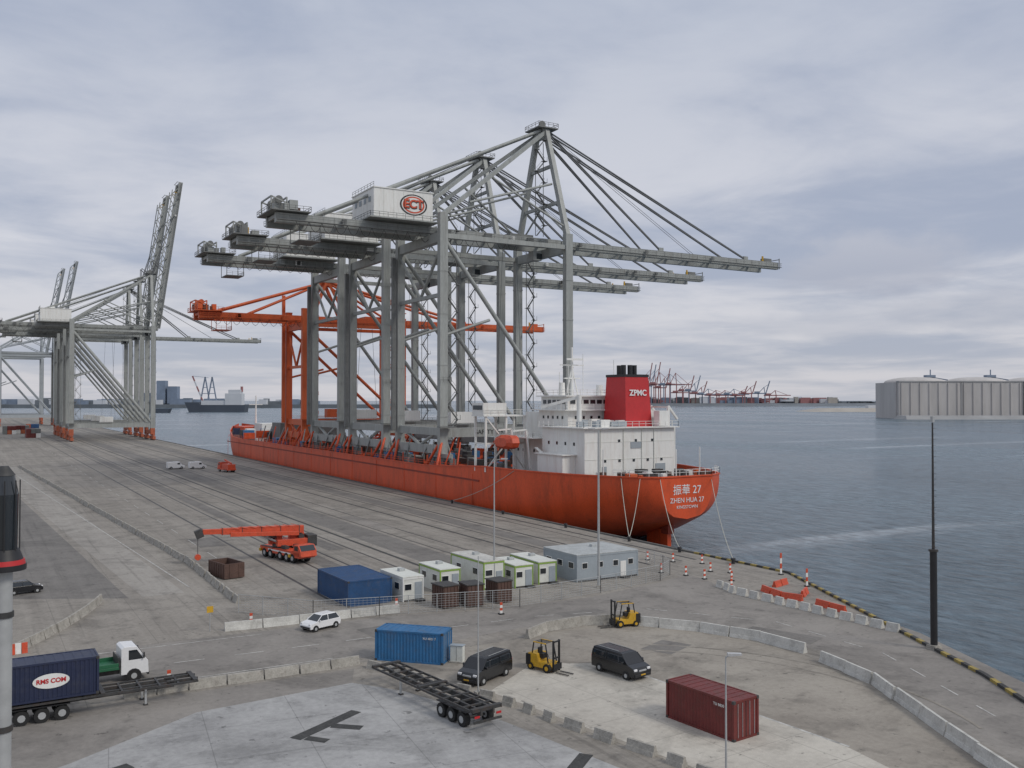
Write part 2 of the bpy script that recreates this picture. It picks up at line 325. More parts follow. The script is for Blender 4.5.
sheet("concrete_pad",[(34.2,62.6),(41,67.5),(46.3,64.4),(47.8,52),(48.4,41.3),(45,20),(39,20),(37.8,43.3)],.012,GP)
sheet("apron",[(-4,58),(5.5,63),(14.1,68.8),(26,69.9),(28.6,66),(31.8,57),(34,45),(35,20),(-4,20)],.008,GA)
sheet("shoulder",[(-30,58),(-4,58),(5.5,63),(14.1,68.8),(26,69.9),(27.5,73.5),(14,73.6),(-30,73)],.006,GR)
sheet("pad_joint",[(48.45,41.3),(48.65,41.3),(46.6,64.5),(46.4,64.5)],.016,MW)
for i,(x,y,a_,b_,r_) in enumerate(((20,80,6,2.2,.05),(34,84,3,4,.1),(66,64,3,7,.35),(70,72,2,3,.2),(55,81,5,2,-.1),(50,108,5,9,0),(68,115,4,6,0),(32,150,4,10,0),(47,140,2.5,14,0),(62,160,3,20,0),(8,86,9,1.6,0),(54,66,4,3,.4))):
    c_,s_=math.cos(r_),math.sin(r_)
    sheet("asphalt_patch",[(x+u*c_-v*s_,y+u*s_+v*c_) for u,v in ((-a_/2,-b_/2),(a_/2,-b_/2),(a_/2,b_/2),(-a_/2,b_/2))],.014,GD if i%3 else GR)
def ribbon(name,cx,cy,r,a0,a1,wd,z,m,n=24):
    pts=[];inn=[]
    for i in range(n+1):
        a=R(a0+(a1-a0)*i/n); pts.append((cx+r*math.cos(a),cy+r*math.sin(a))); inn.append((cx+(r-wd)*math.cos(a),cy+(r-wd)*math.sin(a)))
    vs=[(x,y,z) for x,y in pts+inn]; N_=n+1
    me=bpy.data.meshes.new(name); me.from_pydata(vs,[],[(i,N_+i,N_+i+1,i+1) for i in range(n)]); me.materials.append(m); me.update()
    if me.polygons[0].normal.z<0: me.flip_normals()
    o=bpy.data.objects.new(name,me); C.objects.link(o)
zt=.020
for (cx,cy,r,a0,a1) in ((40,50,20,-30,55),):
    for dr in (0,1.9): ribbon("tyre_mark",cx,cy,r+dr,a0,a1,.25,zt,GTY); zt+=.003
mk=B("road_markings")
def line(a,b,wd=.15,dash=None,m=MW,z=.018):
    a=Vector((*a,z));b=Vector((*b,z));l=(b-a).length
    if not dash: mk.beam("paint",a,b,wd,.004,m);return
    n=int(l/(2*dash))
    for i in range(n): mk.beam("paint",a.lerp(b,2*i/(2*n)),a.lerp(b,(2*i+1)/(2*n)),wd,.004,m)
line((-40,83.5),(50,82),.12,2.5); line((-40,89.6),(24,88.6),.12); line((-40,77.5),(27,77.3),.12)
line((50,82),(62,79),.12,2); line((62,79),(69.5,68),.12,2); line((69.5,68),(69,55),.12,2); line((69,55),(61,38),.12,2)
for y in range(120,600,14): line((30,y),(30,y+6),.12)
line((22.6,115),(10,350),.15)
line((18.5,60.2),(23.9,63.4),.9,None,MB,.016); line((21.4,61.4),(23.0,60.0),.8,None,MB,.021); line((19.2,60.0),(20.2,58.8),.7,None,MB,.026)
line((31.4,47),(33.4,48.6),.9,None,MB,.016); line((6.5,60),(8.6,60.8),1.0,None,MB,.016)
mk.done()

# ------------------------------------------------------------------ barriers
def barrier(name,pts,m,seg=2.0,gap=.12,h=.85,wd=.6,alt=None):
    b=B(name); pts=[Vector((*p,0)) for p in pts]
    idx=0
    for a,c in zip(pts[:-1],pts[1:]):
        l=(c-a).length; n=max(1,round(l/seg)); d=(c-a).normalized(); s=Vector((-d.y,d.x,0))
        for i in range(n):
            p=a+d*(l*i/n+gap/2)+s*random.uniform(-.1,.1); r=a+d*(l*(i+1)/n-gap/2)+s*random.uniform(-.1,.1)
            mm=m if not alt or idx%2 else alt; idx+=1
            b.hexa("block",[p-s*wd/2,r-s*wd/2,r+s*wd/2,p+s*wd/2],[p-s*wd*.38+Vector((0,0,.28)),r-s*wd*.38+Vector((0,0,.28)),r+s*wd*.38+Vector((0,0,.28)),p+s*wd*.38+Vector((0,0,.28))],mm)
            b.hexa("block",[p-s*wd*.3+Vector((0,0,.27)),r-s*wd*.3+Vector((0,0,.27)),r+s*wd*.3+Vector((0,0,.27)),p+s*wd*.3+Vector((0,0,.27))],[p-s*wd*.16+Vector((0,0,h)),r-s*wd*.16+Vector((0,0,h)),r+s*wd*.16+Vector((0,0,h)),p+s*wd*.16+Vector((0,0,h))],mm)
    b.done()
barrier("concrete_barrier",[(44.6,74.6),(47.7,76.3),(51.9,76.6),(55.8,75.3)],M['conc'],3,h=.9)
barrier("concrete_barrier",[(55.8,75.3),(60.5,68.9),(62.8,63.3),(63.2,58.3)],M['cwhite'],4,h=.9)
barrier("concrete_barrier",[(62.3,55.9),(60.9,49.5),(57.5,42.6),(54,36.1),(50,28)],M['cwhite'],4,h=.9)
barrier("concrete_barrier",[(21.2,91.6),(28.4,91.2),(38.9,90.7)],M['cwhite'],3,h=.8)
barrier("concrete_barrier",[(28.5,73.7),(31,66.5),(33.7,60.1),(34.9,54),(36.1,48.7),(36.9,45.6),(37.3,43.3),(38,38)],M['conc'],2.2,gap=1.1,h=.65)
barrier("concrete_barrier",[(10,74.6),(14.6,74.6),(23.2,74.5),(28.4,74.6)],M['conc'],3,h=.7)
barrier("concrete_barrier",[(3.5,92.8),(6.1,96.8),(9.7,103.9),(12.7,112)],M['conc'],3,h=.8)
barrier("concrete_barrier",[(14.4,348),(22.2,200.4),(25.8,131.6),(25.4,103)],M['conc'],2.2,gap=.35,h=.8)
barrier("concrete_barrier",[(76.8,84.5),(75.6,80),(75.8,74.5),(76.2,66),(76.4,58.8)],M['cwhite'],1.7,gap=.6,h=.8)
barrier("water_filled_barrier",[(79.5,79.9),(78.4,75.9),(79.3,73.5)],M['vorange'],2,gap=.2,h=.7)
barrier("water_filled_barrier",[(79,71.5),(78.7,67.2)],M['vorange'],2,gap=.2,h=.7)
barrier("water_filled_barrier",[(80.5,75),(83,76.5)],M['vorange'],1.5,gap=.2,h=.7)
barrier("water_filled_barrier",[(82,80.5),(85,81.5)],M['vorange'],1.5,gap=.2,h=.7)
barrier("red_white_barrier",[(2.6,92.2),(4.6,92.5)],M['vorange'],.5,gap=.04,h=.9,wd=.35,alt=M['white'])

# ------------------------------------------------------------------ fence
f=B("wire_fence")
fp=[(24.3,98.6),(30,91.8),(36.4,90.1),(50.9,86.5),(62.6,88.2),(73.1,90.5),(76.5,92.8),(78,96),(79.2,101)]
for a,b in zip(fp[:-1],fp[1:]):
    a=Vector((*a,0));b=Vector((*b,0));n=max(1,int((b-a).length/2.5))
    for i in range(n+1):
        p=a.lerp(b,i/n); f.tube("posts",p,p+Vector((0,0,1.95)),.045,M['pole'],5)
    for h in (.15,.4,.65,.9,1.15,1.4,1.65,1.9): f.tube("wires",a+Vector((0,0,h)),b+Vector((0,0,h)),.012 if h<1.8 else .03,M['pole'],4)
    m_=max(1,int((b-a).length/.4))
    for i in range(m_): p=a.lerp(b,i/m_); f.beam("wires",p+Vector((0,0,.15)),p+Vector((0,0,1.88)),.014,.014,M['pole'])
f.done()

# ------------------------------------------------------------------ containers / cabins
def container(name,loc,rz,Lc,m,H=2.59,W=2.44,z=0.0,b=None,label=None):
    own=b is None
    if own: b=B(name,(loc[0],loc[1],z),rz); ox=oy=oz=0
    else: ox,oy,oz=loc[0],loc[1],z
    hx,hy=Lc/2,W/2
    for sx in (-1,1):
        for sy in (-1,1): b.box("corner_posts",(ox+sx*(hx-.08),oy+sy*(hy-.08),oz+H/2),(.16,.16,H),m)
        for sy in (-1,1):
            for zz in (.09,H-.09): b.box("corner_castings",(ox+sx*(hx-.09),oy+sy*(hy-.09),oz+zz),(.2,.2,.19),M['steel'])
    for sy in (-1,1):
        for zz in (.08,H-.06): b.box("side_rails",(ox,oy+sy*(hy-.06),oz+zz),(Lc-.33,.12,.14),m)
        n=int((Lc-.4)/.28); vs=[];x0=-hx+.17; st=(Lc-.34)/n
        for i in range(n):
            for t,dp in ((0,.075),(.25,.075),(.5,.03),(.75,.03)): vs.append((x0+(i+t)*st,dp))
        vs.append((x0+n*st,.075))
        V=[(ox+x,oy+sy*(hy-dp),oz+.15) for x,dp in vs]+[(ox+x,oy+sy*(hy-dp),oz+H-.13) for x,dp in vs]; k_=len(vs)
        F=[(i,i+1,k_+i+1,k_+i) for i in range(k_-1)]
        b.add("corrugated_side",V,F,m)
        if label:
            b.text("container_number",label,(ox+sy*(-hx+1.2),oy+sy*(hy-.02),oz+H-.5),(R(90),0,0 if sy<0 else math.pi),.26,M['white'])
    for sx in (-1,1):
        for zz in (.08,H-.06): b.box("end_rails",(ox+sx*(hx-.06),oy,oz+zz),(.12,W-.33,.14),m)
        b.box("end_panel",(ox+sx*(hx-.07),oy,oz+H/2),(.05,W-.3,H-.3),m)
        if sx==1:
            b.box("end_panel",(ox+sx*(hx-.035),oy,oz+H/2),(.02,.04,H-.32),M['black'])
            for dy in (-.8,-.35,.35,.8): b.tube("door_bars",(ox+hx-.02,oy+dy,oz+.2),(ox+hx-.02,oy+dy,oz+H-.2),.02,M['pole'],5)
    b.box("roof",(ox,oy,oz+H-.05),(Lc-.2,W-.2,.05),m)
    for i in range(int(Lc/.6)): b.box("roof_ribs",(ox-hx+.4+i*.6,oy,oz+H-.02),(.2,W-.3,.03),m)
    if own: b.done(); return b
container("shipping_container",(37.4,100.1),R(92),9.2,M['blue'],W=5.1,H=2.7)
container("shipping_container",(32.9,73.7),R(-45),6.06,M['blue2'],label="XU 4021 7")
container("shipping_container",(43.6,48.6),R(-84),6.06,M['maroon'],label="TU 8830 1")
b=B("electrical_cabinet",(35.7,71.0,0),R(-45)); b.box("cabinet",(0,0,.75),(1.1,.6,1.3),M['white2']); b.box("plinth",(0,0,.06),(1.3,.8,.12),M['conc']); b.box("door_seam",(0,-.305,.75),(.03,.02,1.2),M['steel']); b.box("cap",(0,0,1.43),(1.2,.7,.06),M['officew']); b.done(.02)
def cabin(loc,rz,sz,trim,name="site_cabin",wall=None,roof=None,wins=2,door=True):
    b=B(name,(*loc,0),rz); x,y,h=sz; wall=wall or M['white2']
    b.box("walls",(0,0,h/2),(x-.06,y-.06,h),wall)
    b.box("roof",(0,0,h+.05),(x+.08,y+.08,.12),roof or M['white2'])
    for sx in(-1,1):
        for sy in(-1,1): b.box("frame",(sx*(x/2-.05),sy*(y/2-.05),h/2-.01),(.14,.14,h),trim)
    for sy in(-1,1):
        b.box("frame",(0,sy*(y/2-.03),h-.12),(x-.2,.1,.2),trim); b.box("frame",(0,sy*(y/2-.03),.12),(x-.2,.1,.16),M['steel'])
    for sx in(-1,1): b.box("frame",(sx*(x/2-.03),0,h-.12),(.1,y-.2,.2),trim)
    for face in (-1,1):
        n=wins
        for i in range(n):
            yy=-y/2+(i+.5)*y/n
            b.box("windows",(face*(x/2-.02),yy,h*.6),(.06,min(1.2,y/n*.5),.8),M['white']); b.box("windows",(face*(x/2-.01),yy,h*.6),(.07,min(1.05,y/n*.45),.68),M['glass'])
        nx=max(1,int(x/2.2))
        for i in range(nx):
            xx=-x/2+(i+.5)*x/nx
            if face<0 and door and nx==1: xx=-x*.25
            b.box("windows",(xx,face*(y/2-.02),h*.6),(min(1.0,x/nx*.36),.07,.75),M['white']); b.box("windows",(xx,face*(y/2-.01),h*.6),(min(.9,x/nx*.32),.07,.65),M['glass'])
    if door:
        b.box("door",(x/4,-y/2+.0,1.05),(.85,.08,2.0),M['officew'] if wall is not M['officew'] else M['white'])
        b.box("step",(x/4,-y/2-.4,.12),(1,.7,.24),M['steel'])
    b.box("roof_unit",(x*.1,y*.1,h+.25),(.7,.6,.35),M['roofg'])
    b.done(.02)
cabin((42.2,97.9),R(2),(2.5,6,2.6),M['white'])
cabin((47.9,100),R(1),(2.6,5.6,2.6),M['green'])
cabin((53,100.2),R(2),(2.8,8,3.2),M['green'],roof=M['cwhite'])
cabin((56.6,98.2),0,(2.5,6,2.6),M['green'])
cabin((60.3,99.3),R(-1),(2.5,7,2.6),M['green'])
cabin((68.2,98.3),0,(9.2,7.6,3.2),M['officew'],"site_office",M['officew'],M['roofg'],3)
for lx,ly in ((44.2,90.8),(46.9,90.0),(50.4,90.2)):
    b=B("waste_skip",(lx,ly,0),random.uniform(-.1,.1)); b.box("body",(0,0,1.2),(1.9,2.4,2.2),M['brown'])
    for i in range(-2,3): b.box("ribs",(i*.42,-1.22,1.2),(.08,.08,2.1),M['brown']); b.box("ribs",(-.98,i*.5,1.2),(.08,.08,2.1),M['brown'])
    b.box("rim",(0,0,2.36),(2.1,2.6,.12),M['steel']); b.done(.02)
b=B("open_top_skip",(28.0,119.9,0),R(12))
for sx in(-1,1): b.box("sides",(sx*1.25,0,1.0),(.12,4.6,1.8),M['brown'])
for sy in(-1,1): b.box("sides",(0,sy*2.25,1.0),(2.38,.12,1.8),M['brown'])
b.box("floor",(0,0,.2),(2.38,4.38,.15),M['steel'])
for i in range(-3,4):
    for sx in(-1,1): b.box("ribs",(sx*1.34,i*.65,1.0),(.06,.12,1.7),M['brown'])
b.box("ribs",(-.6,-2.33,1),(.12,.06,1.7),M['brown']);b.box("ribs",(.6,-2.33,1),(.12,.06,1.7),M['brown']); b.done()
b=B("pallet_stack",(49.2,93.6,0),.2)
for i in range(4):
    for j in(-.45,0,.45): b.box("boards",(0,j,.12+i*.16),(1.2,.12,.03),M['brown']); b.box("blocks",(j,0,.05+i*.16),(.1,1.0,.09),M['brown'])
b.done()

# ------------------------------------------------------------------ vehicles (local +X = forward)
def arches(b,xs,w,r,m):
    for x in xs:
        for s in(-1,1): b.wheel("wheels",(x,s*(w/2-.1),r),r,.24); b.tube("wheel_arches",(x,s*(w/2-.12),r),(x,s*(w/2+.012),r),r*1.18,M['black'],14)
def van(loc,rz,paint):
    b=B("parked_van",(*loc,0),rz)
    b.prism("lower_body",[(-2.4,.32),(-2.45,.8),(-2.42,1.18),(1.75,1.18),(2.3,1.02),(2.48,.75),(2.45,.32)],1.9,paint)
    q=lambda x0,x1,y,z:[(x0,-y,z),(x1,-y,z),(x1,y,z),(x0,y,z)]
    b.hexa("upper_body",q(-2.42,1.72,.945,1.17),q(-2.3,.95,.8,1.9),paint)
    b.hexa("windows",q(-2.43,1.62,.945,1.26),q(-2.36,1.13,.865,1.70),M['glass'])
    b.hexa("roof",q(-2.25,.9,.76,1.89),q(-2.1,.7,.68,1.96),paint)
    for x,dx in ((.75,-.15),(-.7,0),(-2.25,.03)):
        for s in(-1,1): b.beam("pillars",(x,s*.955,1.2),(x+dx,s*.852,1.75),.12,.06,paint)
    for s in(-1,1):
        b.beam("pillars",(1.7,s*.94,1.2),(1.02,s*.83,1.82),.08,.08,paint)
        b.box("lights",(2.36,s*.72,.86),(.16,.34,.2),M['vwhite']); b.box("lights",(-2.44,s*.84,1.0),(.06,.16,.5),M['red'])
        b.box("mirrors",(1.35,s*1.07,1.3),(.14,.22,.22),paint); b.beam("roof_rails",(-2,s*.66,1.99),(.5,s*.66,1.99),.04,.04,M['pole'])
    b.box("bumper",(2.44,0,.45),(.16,1.75,.25),M['black']); b.box("plate",(2.53,0,.5),(.02,.5,.11),M['yellow']); b.box("bumper",(-2.44,0,.42),(.14,1.75,.22),M['black'])
    b.box("grille",(2.46,0,.8),(.06,.8,.14),M['pole'])
    arches(b,(-1.5,1.55),1.9,.33,paint); b.done(.035)
van((35.5,65.7),R(206),M['vblack']); van((45.6,61.5),R(-82),M['vblack'])
def car(loc,rz,paint,name="parked_car"):
    b=B(name,(*loc,0),rz)
    b.prism("lower_body",[(-1.75,.3),(-1.84,.6),(-1.74,.93),(1.0,.93),(1.6,.82),(1.84,.6),(1.8,.3)],1.66,paint)
    q=lambda x0,x1,y,z:[(x0,-y,z),(x1,-y,z),(x1,y,z),(x0,y,z)]
    b.hexa("greenhouse",q(-1.7,1.0,.79,.92),q(-1.38,.32,.62,1.4),M['glass']); b.hexa("roof",q(-1.42,.36,.64,1.39),q(-1.2,.15,.56,1.47),paint)
    for s in(-1,1):
        for x,t in ((1.0,.33),(-.3,-.35),(-1.68,-1.38)): b.beam("pillars",(x,s*.79,.92),(t,s*.625,1.4),.08,.06,paint)
        b.box("lights",(1.7,s*.6,.72),(.2,.26,.14),M['vwhite']); b.box("lights",(-1.79,s*.66,.75),(.08,.2,.2),M['red']); b.box("mirrors",(.75,s*.9,.98),(.1,.18,.13),paint)
    b.box("bumper",(1.82,0,.42),(.1,1.4,.16),M['black']); b.box("plate",(-1.85,0,.5),(.02,.45,.1),M['yellow'])
    arches(b,(-1.2,1.2),1.66,.29,paint); b.done(.03)
car((29.5,88.0),R(-160),M['vwhite']); car((5.6,121),R(10),M['vblack'])
def cvan(loc,rz):
    b=B("white_delivery_van",(*loc,0),rz); b.prism("body",[(-2.6,.35),(-2.6,2.2),(1.0,2.25),(1.8,1.35),(2.6,1.1),(2.65,.35)],2.0,M['vwhite'])
    b.hexa("windscreen",[(1.08,-.9,2.18),(1.76,-.9,1.42),(1.76,.9,1.42),(1.08,.9,2.18)],[(1.1,-.88,2.22),(1.8,-.88,1.44),(1.8,.88,1.44),(1.1,.88,2.22)],M['glass'])
    for s in(-1,1): b.box("side_glass",(.75,s*1.005,1.65),(.8,.02,.5),M['glass'])
    arches(b,(-1.6,1.7),2.0,.36,M['vwhite']); b.done(.04)
cvan((57.4,315),R(5)); cvan((63.5,312),R(5))
def forklift(loc,rz):
    b=B("forklift",(*loc,0),rz); y=M['yellow'];k=M['black']
    b.prism("chassis",[(-1.5,.3),(-1.6,.9),(-1.35,1.35),(-.5,1.35),(-.3,.75),(.7,.75),(.9,.3)],1.25,y)
    b.box("counterweight",(-1.35,0,.8),(.5,1.3,.9),k); b.box("seat",(-.35,0,1.15),(.5,.55,.4),k); b.box("seat",(-.6,0,1.5),(.14,.5,.6),k)
    for s in(-1,1):
        b.beam("overhead_guard",(.65,s*.55,.75),(.35,s*.52,2.25),.09,.09,k); b.beam("overhead_guard",(-1.0,s*.55,1.3),(-.85,s*.52,2.25),.09,.09,k); b.beam("overhead_guard",(.4,s*.52,2.27),(-.9,s*.52,2.27),.1,.08,y)
        b.box("mast",(1.05,s*.38,1.35),(.16,.12,2.5),k); b.box("forks",(1.9,s*.3,.1),(1.3,.13,.06),M['steel'])
        b.wheel("wheels",(.6,s*.6,.36),.36,.28,None,y); b.wheel("wheels",(-1.1,s*.58,.3),.3,.24,None,y)
    for i in range(6): b.box("overhead_guard",(.3-i*.22,0,2.28),(.07,1.04,.05),k)
    for z in (.35,1.2,2.5): b.box("mast",(1.08,0,z),(.1,.9,.12),k)
    b.box("carriage",(1.2,0,.5),(.08,1.0,.5),k); b.tube("steering",(.35,0,1.0),(.15,0,1.35),.03,k,6); b.done(.02)
forklift((40.9,65.3),R(-70)); forklift((55.3,74.2),R(170))
def trailer(loc,rz,box=None,L=13.0):
    b=B("container_semi_trailer",(*loc,0),rz); st=M['steel']; h=L/2
    for s in(-1,1):
        b.box("frame",(-.8,s*.5,1.15),(L-1.6,.16,.38),st); b.box("frame",(h-1.0,s*.5,1.32),(2.2,.16,.2),st)
        b.box("side_rail",(0,s*1.15,1.3),(L,.1,.14),st)
        b.box("landing_legs",(h-3.6,s*.75,.55),(.14,.14,1.1),M['pole']); b.box("landing_legs",(h-3.6,s*.75,.05),(.3,.3,.08),st)
        b.box("mudguards",(-h+2.6,s*.98,1.08),(3.6,.5,.05),M['black'])
        for x in (-h+1.4,-h+2.65,-h+3.9): b.wheel("wheels",(x,s*.98,.5),.5,.42)
        b.box("lights",(-h-.03,s*.9,.95),(.06,.4,.14),M['red'])
    n=int(L/1.2)
    for i in range(n+1): b.box("cross_members",(-h+.1+i*(L-.2)/n,0,1.3),(.14,2.3,.12),st)
    b.box("bolster",(-h+.2,0,1.4),(.3,2.44,.14),st); b.box("bolster",(h-.2,0,1.4),(.3,2.44,.14),st); b.box("bolster",(0,0,1.4),(.3,2.44,.12),st)
    b.box("bumper",(-h,0,.6),(.12,2.3,.14),st); 
    for x in (-h+1.4,-h+2.65,-h+3.9): b.tube("axles",(x,-.9,.5),(x,.9,.5),.09,st,6)
    if box:
        container("",(-h+3.2,0),0,6.06,box,z=1.48,b=b)
        vs=[(-h+3.2+1.15*math.cos(t*math.pi/12),-1.235,2.8+.5*math.sin(t*math.pi/12)) for t in range(24)]
        b.add("logo",vs,[tuple(range(24))],M['white']); b.text("lettering","RMS COM",(-h+3.2,-1.245,2.8),(R(90),0,0),.42,M['red'],.01,.015)
    return b
trailer((8.3,73),R(1),M['navy']).done()
trailer((29.3,62.3),R(98),None,13.5).done()
b=B("truck",(10,79.8,0),R(3))
b.prism("chassis",[(-4.2,.7),(-4.2,1.0),(.6,1.0),(.6,.6),(-3.9,.6)],1.0,M['steel'])
b.box("flatbed",(-2.1,0,1.2),(4.6,2.3,.22),M['tgreen'])
for s in(-1,1): b.box("flatbed",(-2.1,s*1.12,1.45),(4.6,.06,.3),M['tgreen'])
b.box("flatbed",(.16,0,1.6),(.08,2.3,.8),M['steel'])
b.prism("cab",[(.35,.6),(.35,2.6),(.55,2.75),(1.5,2.7),(2.15,1.75),(2.35,1.5),(2.4,.55)],2.1,M['vwhite'])
b.hexa("windscreen",[(1.58,-.92,2.6),(2.19,-.92,1.74),(2.19,.92,1.74),(1.58,.92,2.6)],[(1.60,-.9,2.62),(2.22,-.9,1.76),(2.22,.9,1.76),(1.6,.9,2.62)],M['glass'])
for s in(-1,1):
    b.add("side_windows",[(.9,s*1.06,1.7),(2.0,s*1.06,1.7),(1.5,s*1.06,2.45),(.9,s*1.06,2.45)],[(0,1,2,3)],M['glass'])
    b.box("mirrors",(2.0,s*1.22,2.0),(.1,.2,.45),M['black']); b.box("lights",(2.36,s*.8,.85),(.1,.35,.2),M['pole'])
    b.wheel("wheels",(1.3,s*.95,.45),.45,.3); b.wheel("wheels",(-2.9,s*.9,.45),.45,.5); b.tube("arch",(1.3,s*.9,.45),(1.3,s*1.07,.45),.56,M['black'],14)
b.box("bumper",(2.38,0,.5),(.14,2.0,.25),M['black']); b.done(.03)

# mobile crane
b=B("mobile_crane",(38.3,128.6,0),R(-76)); o=M['vorange']
b.box("carrier",(0,0,1.15),(10.4,2.5,.75),o); b.box("carrier",(0,0,.8),(9.6,1.2,.5),M['steel'])
b.prism("carrier_cab",[(3.7,1.0),(3.7,2.5),(4.9,2.5),(5.5,1.75),(5.6,1.0)],2.5,o)
b.hexa("cab_glass",[(4.93,-1.1,2.45),(5.49,-1.1,1.76),(5.49,1.1,1.76),(4.93,1.1,2.45)],[(4.97,-1.1,2.47),(5.53,-1.1,1.78),(5.53,1.1,1.78),(4.97,1.1,2.47)],M['glass'])
for s in(-1,1):
    b.box("side_glass",(4.4,s*1.255,2.05),(.9,.02,.6),M['glass'])
    for x in (-4,-2.4,.2,1.9,3.4): b.wheel("wheels",(x,s*1.05,.62),.62,.45)
    b.box("fenders",(-3.2,s*1.1,1.56),(3.3,.5,.06),M['black']); b.box("fenders",(1.5,s*1.1,1.56),(3.8,.4,.05),o)
    for x in (-4.9,2.9): b.box("outrigger",(x,s*1.25,.95),(.4,.5,.4),M['yellow'])
    b.box("stripe",(0,s*1.257,1.2),(6,.01,.2),M['vwhite'])
    for x in (-1.4,1.0): b.box("tool_boxes",(x,s*.9,1.85),(1.1,.6,.45),M['steel'])
b.tube("turntable",(-.8,0,1.5),(-.8,0,1.85),1.1,M['steel'],16)
a=R(254)
ca,sa=math.cos(a),math.sin(a)
def T(x,y,z): return (-.8+x*ca-y*sa,x*sa+y*ca,z)
def cb(part,x0,x1,y,z0,z1,h,wd,m): b.beam(part,T(x0,y,z0),T(x1,y,z1),wd,h,m)
cb("superstructure",-3.2,1.2,0,2.3,2.3,.9,2.3,o); cb("counterweight",-4.3,-3.0,0,2.4,2.4,1.5,2.5,M['steel']); cb("engine_cover",-2.9,-.8,-.7,3.0,3.0,.8,.9,o)
cb("operator_cab",.1,1.9,-1.0,2.75,2.75,1.6,.85,o); cb("operator_glass",.9,1.96,-1.0,2.95,2.95,.95,.89,M['glass'])
cb("boom",-2.6,6.3,.25,4.0,4.25,1.0,.8,o); cb("boom",6.3,8.6,.25,4.25,4.32,.85,.66,o);cb("boom",8.6,11,.25,4.33,4.4,.68,.5,o)
cb("boom_jib",-1.8,7.5,.95,3.5,3.9,.55,.35,o)
for i in range(8): b.beam("boom_jib",T(-1.8+i*1.15,.75,4.55),T(-.7+i*1.15,.75,4.85),.07,.07,o)
for i in range(5): cb("boom_collars",-2+i*2.6,-1.9+i*2.6,.25,4.03+i*.07,4.03+i*.07,1.08 if i<4 else .95,.88 if i<4 else .72,M['steel'])
cb("boom_head",11,11.9,.25,4.35,4.0,1.1,.7,M['steel']); b.tube("hydraulic",T(1,.25,2.4),T(4,.25,3.8),.16,M['pole'],8)
b.tube("hook_line",T(11.6,.25,3.7),T(11.6,.25,1.2),.05,M['steel'],5); b.tube("hook_block",T(11.6,0,1.1),T(11.6,.5,1.1),.4,o,10)
b.tube("winch",T(-2.3,-.5,3.0),T(-2.3,.6,3.0),.4,M['steel'],10)
b.done(.03)
b=B("service_truck",(68.6,294,0),R(100)); b.box("chassis",(0,0,.9),(8,2.6,.5),M['vorange']); b.prism("cab",[(1.8,1.1),(1.8,2.9),(3.1,2.9),(3.9,2.1),(3.9,1.1)],2.5,M['vorange'])
b.box("load",(-1.4,0,1.8),(4.8,2.4,1.3),M['vorange']); b.box("glass",(2.8,0,2.3),(1.0,2.54,.55),M['glass']); b.beam("arm",(-3.4,0,2.7),(1.4,0,3.6),.4,.45,M['vorange'])
for s in(-1,1):
    for x in(-2.6,-1.3,2.6): b.wheel("wheels",(x,s*1.1,.5),.5,.4)
b.done()

# ------------------------------------------------------------------ poles and lamps
def lamp(loc,h,name="street_lamp",heads=1,arm=.9,az=0,r=.11,m=None):
    b=B(name,(*loc,0),az); m=m or M['pole']
    b.tube("pole",(0,0,0),(0,0,h),r,m,10,r*.55); b.box("base",(0,0,.15),(.5,.5,.3),M['conc'])
    for i in range(heads):
        s=1 if i==0 else -1
        b.tube("arm",(0,0,h-.05),(s*arm,0,h+.12),.04,m,6)
        b.prism("head",[(s*(arm-.1),h+.05),(s*(arm+.7),h+.1),(s*(arm+.7),h+.2),(s*(arm-.1),h+.22)],.3,M['lamp'])
    b.done()
lamp((64.1,90.7),18.5,heads=2,arm=.5,r=.17,az=R(-30)); lamp((53.2,96.3),15,r=.12,az=R(-30)); lamp((37.9,41),7.2,az=R(-30),arm=.2,r=.07)
b=B("antenna_mast",(32.9,62,0)); b.tube("mast",(0,0,0),(0,0,10.4),.06,M['pole'],8,.035); b.box("base",(0,0,.2),(.5,.5,.4),M['conc']); b.done()
b=B("radar_pole",(74,53.6,0)); b.tube("lower_tube",(0,0,0),(0,0,8.7),.3,M['black'],12); b.tube("upper_tube",(0,0,8.7),(0,0,20),.13,M['steel'],10,.07)
b.tube("flange",(0,0,8.6),(0,0,8.8),.4,M['steel'],12); b.box("antenna",(0,0,20.3),(.25,.25,.5),M['pole']); b.box("base",(0,0,.2),(.9,.9,.4),M['conc']); 
for i in range(22): b.beam("ladder",(-.18,-.2,9+i*.5),(.18,-.2,9+i*.5),.03,.03,M['steel'])
b.done()
b=B("signal_lantern_mast",(.33,11.36,0)); b.tube("pole",(0,0,0),(0,0,20.2),.09,M['pole'],16)
for z in (12,16,18.5,19.7): b.tube("pole_clamps",(0,0,z),(0,0,z+.06),.105,M['steel'],16)
b.tube("collar",(0,0,20.2),(0,0,20.26),.22,M['black'],24); b.tube("collar",(0,0,20.26),(0,0,20.31),.21,M['red'],24,.2); b.tube("collar",(0,0,20.31),(0,0,20.42),.19,M['black'],24,.15)
b.tube("lantern",(0,0,20.42),(0,0,21.0),.13,M['glass'],24,.14); b.tube("lantern",(0,0,21.0),(0,0,21.2),.14,M['glass'],24,.10); b.tube("cap",(0,0,21.2),(0,0,21.3),.11,M['steel'],20,.04)
for i in range(8):
    t=i*math.pi/4; b.beam("cage",(.15*math.cos(t),.15*math.sin(t),20.4),(.15*math.cos(t),.15*math.sin(t),21.15),.012,.012,M['black'])
b.done()
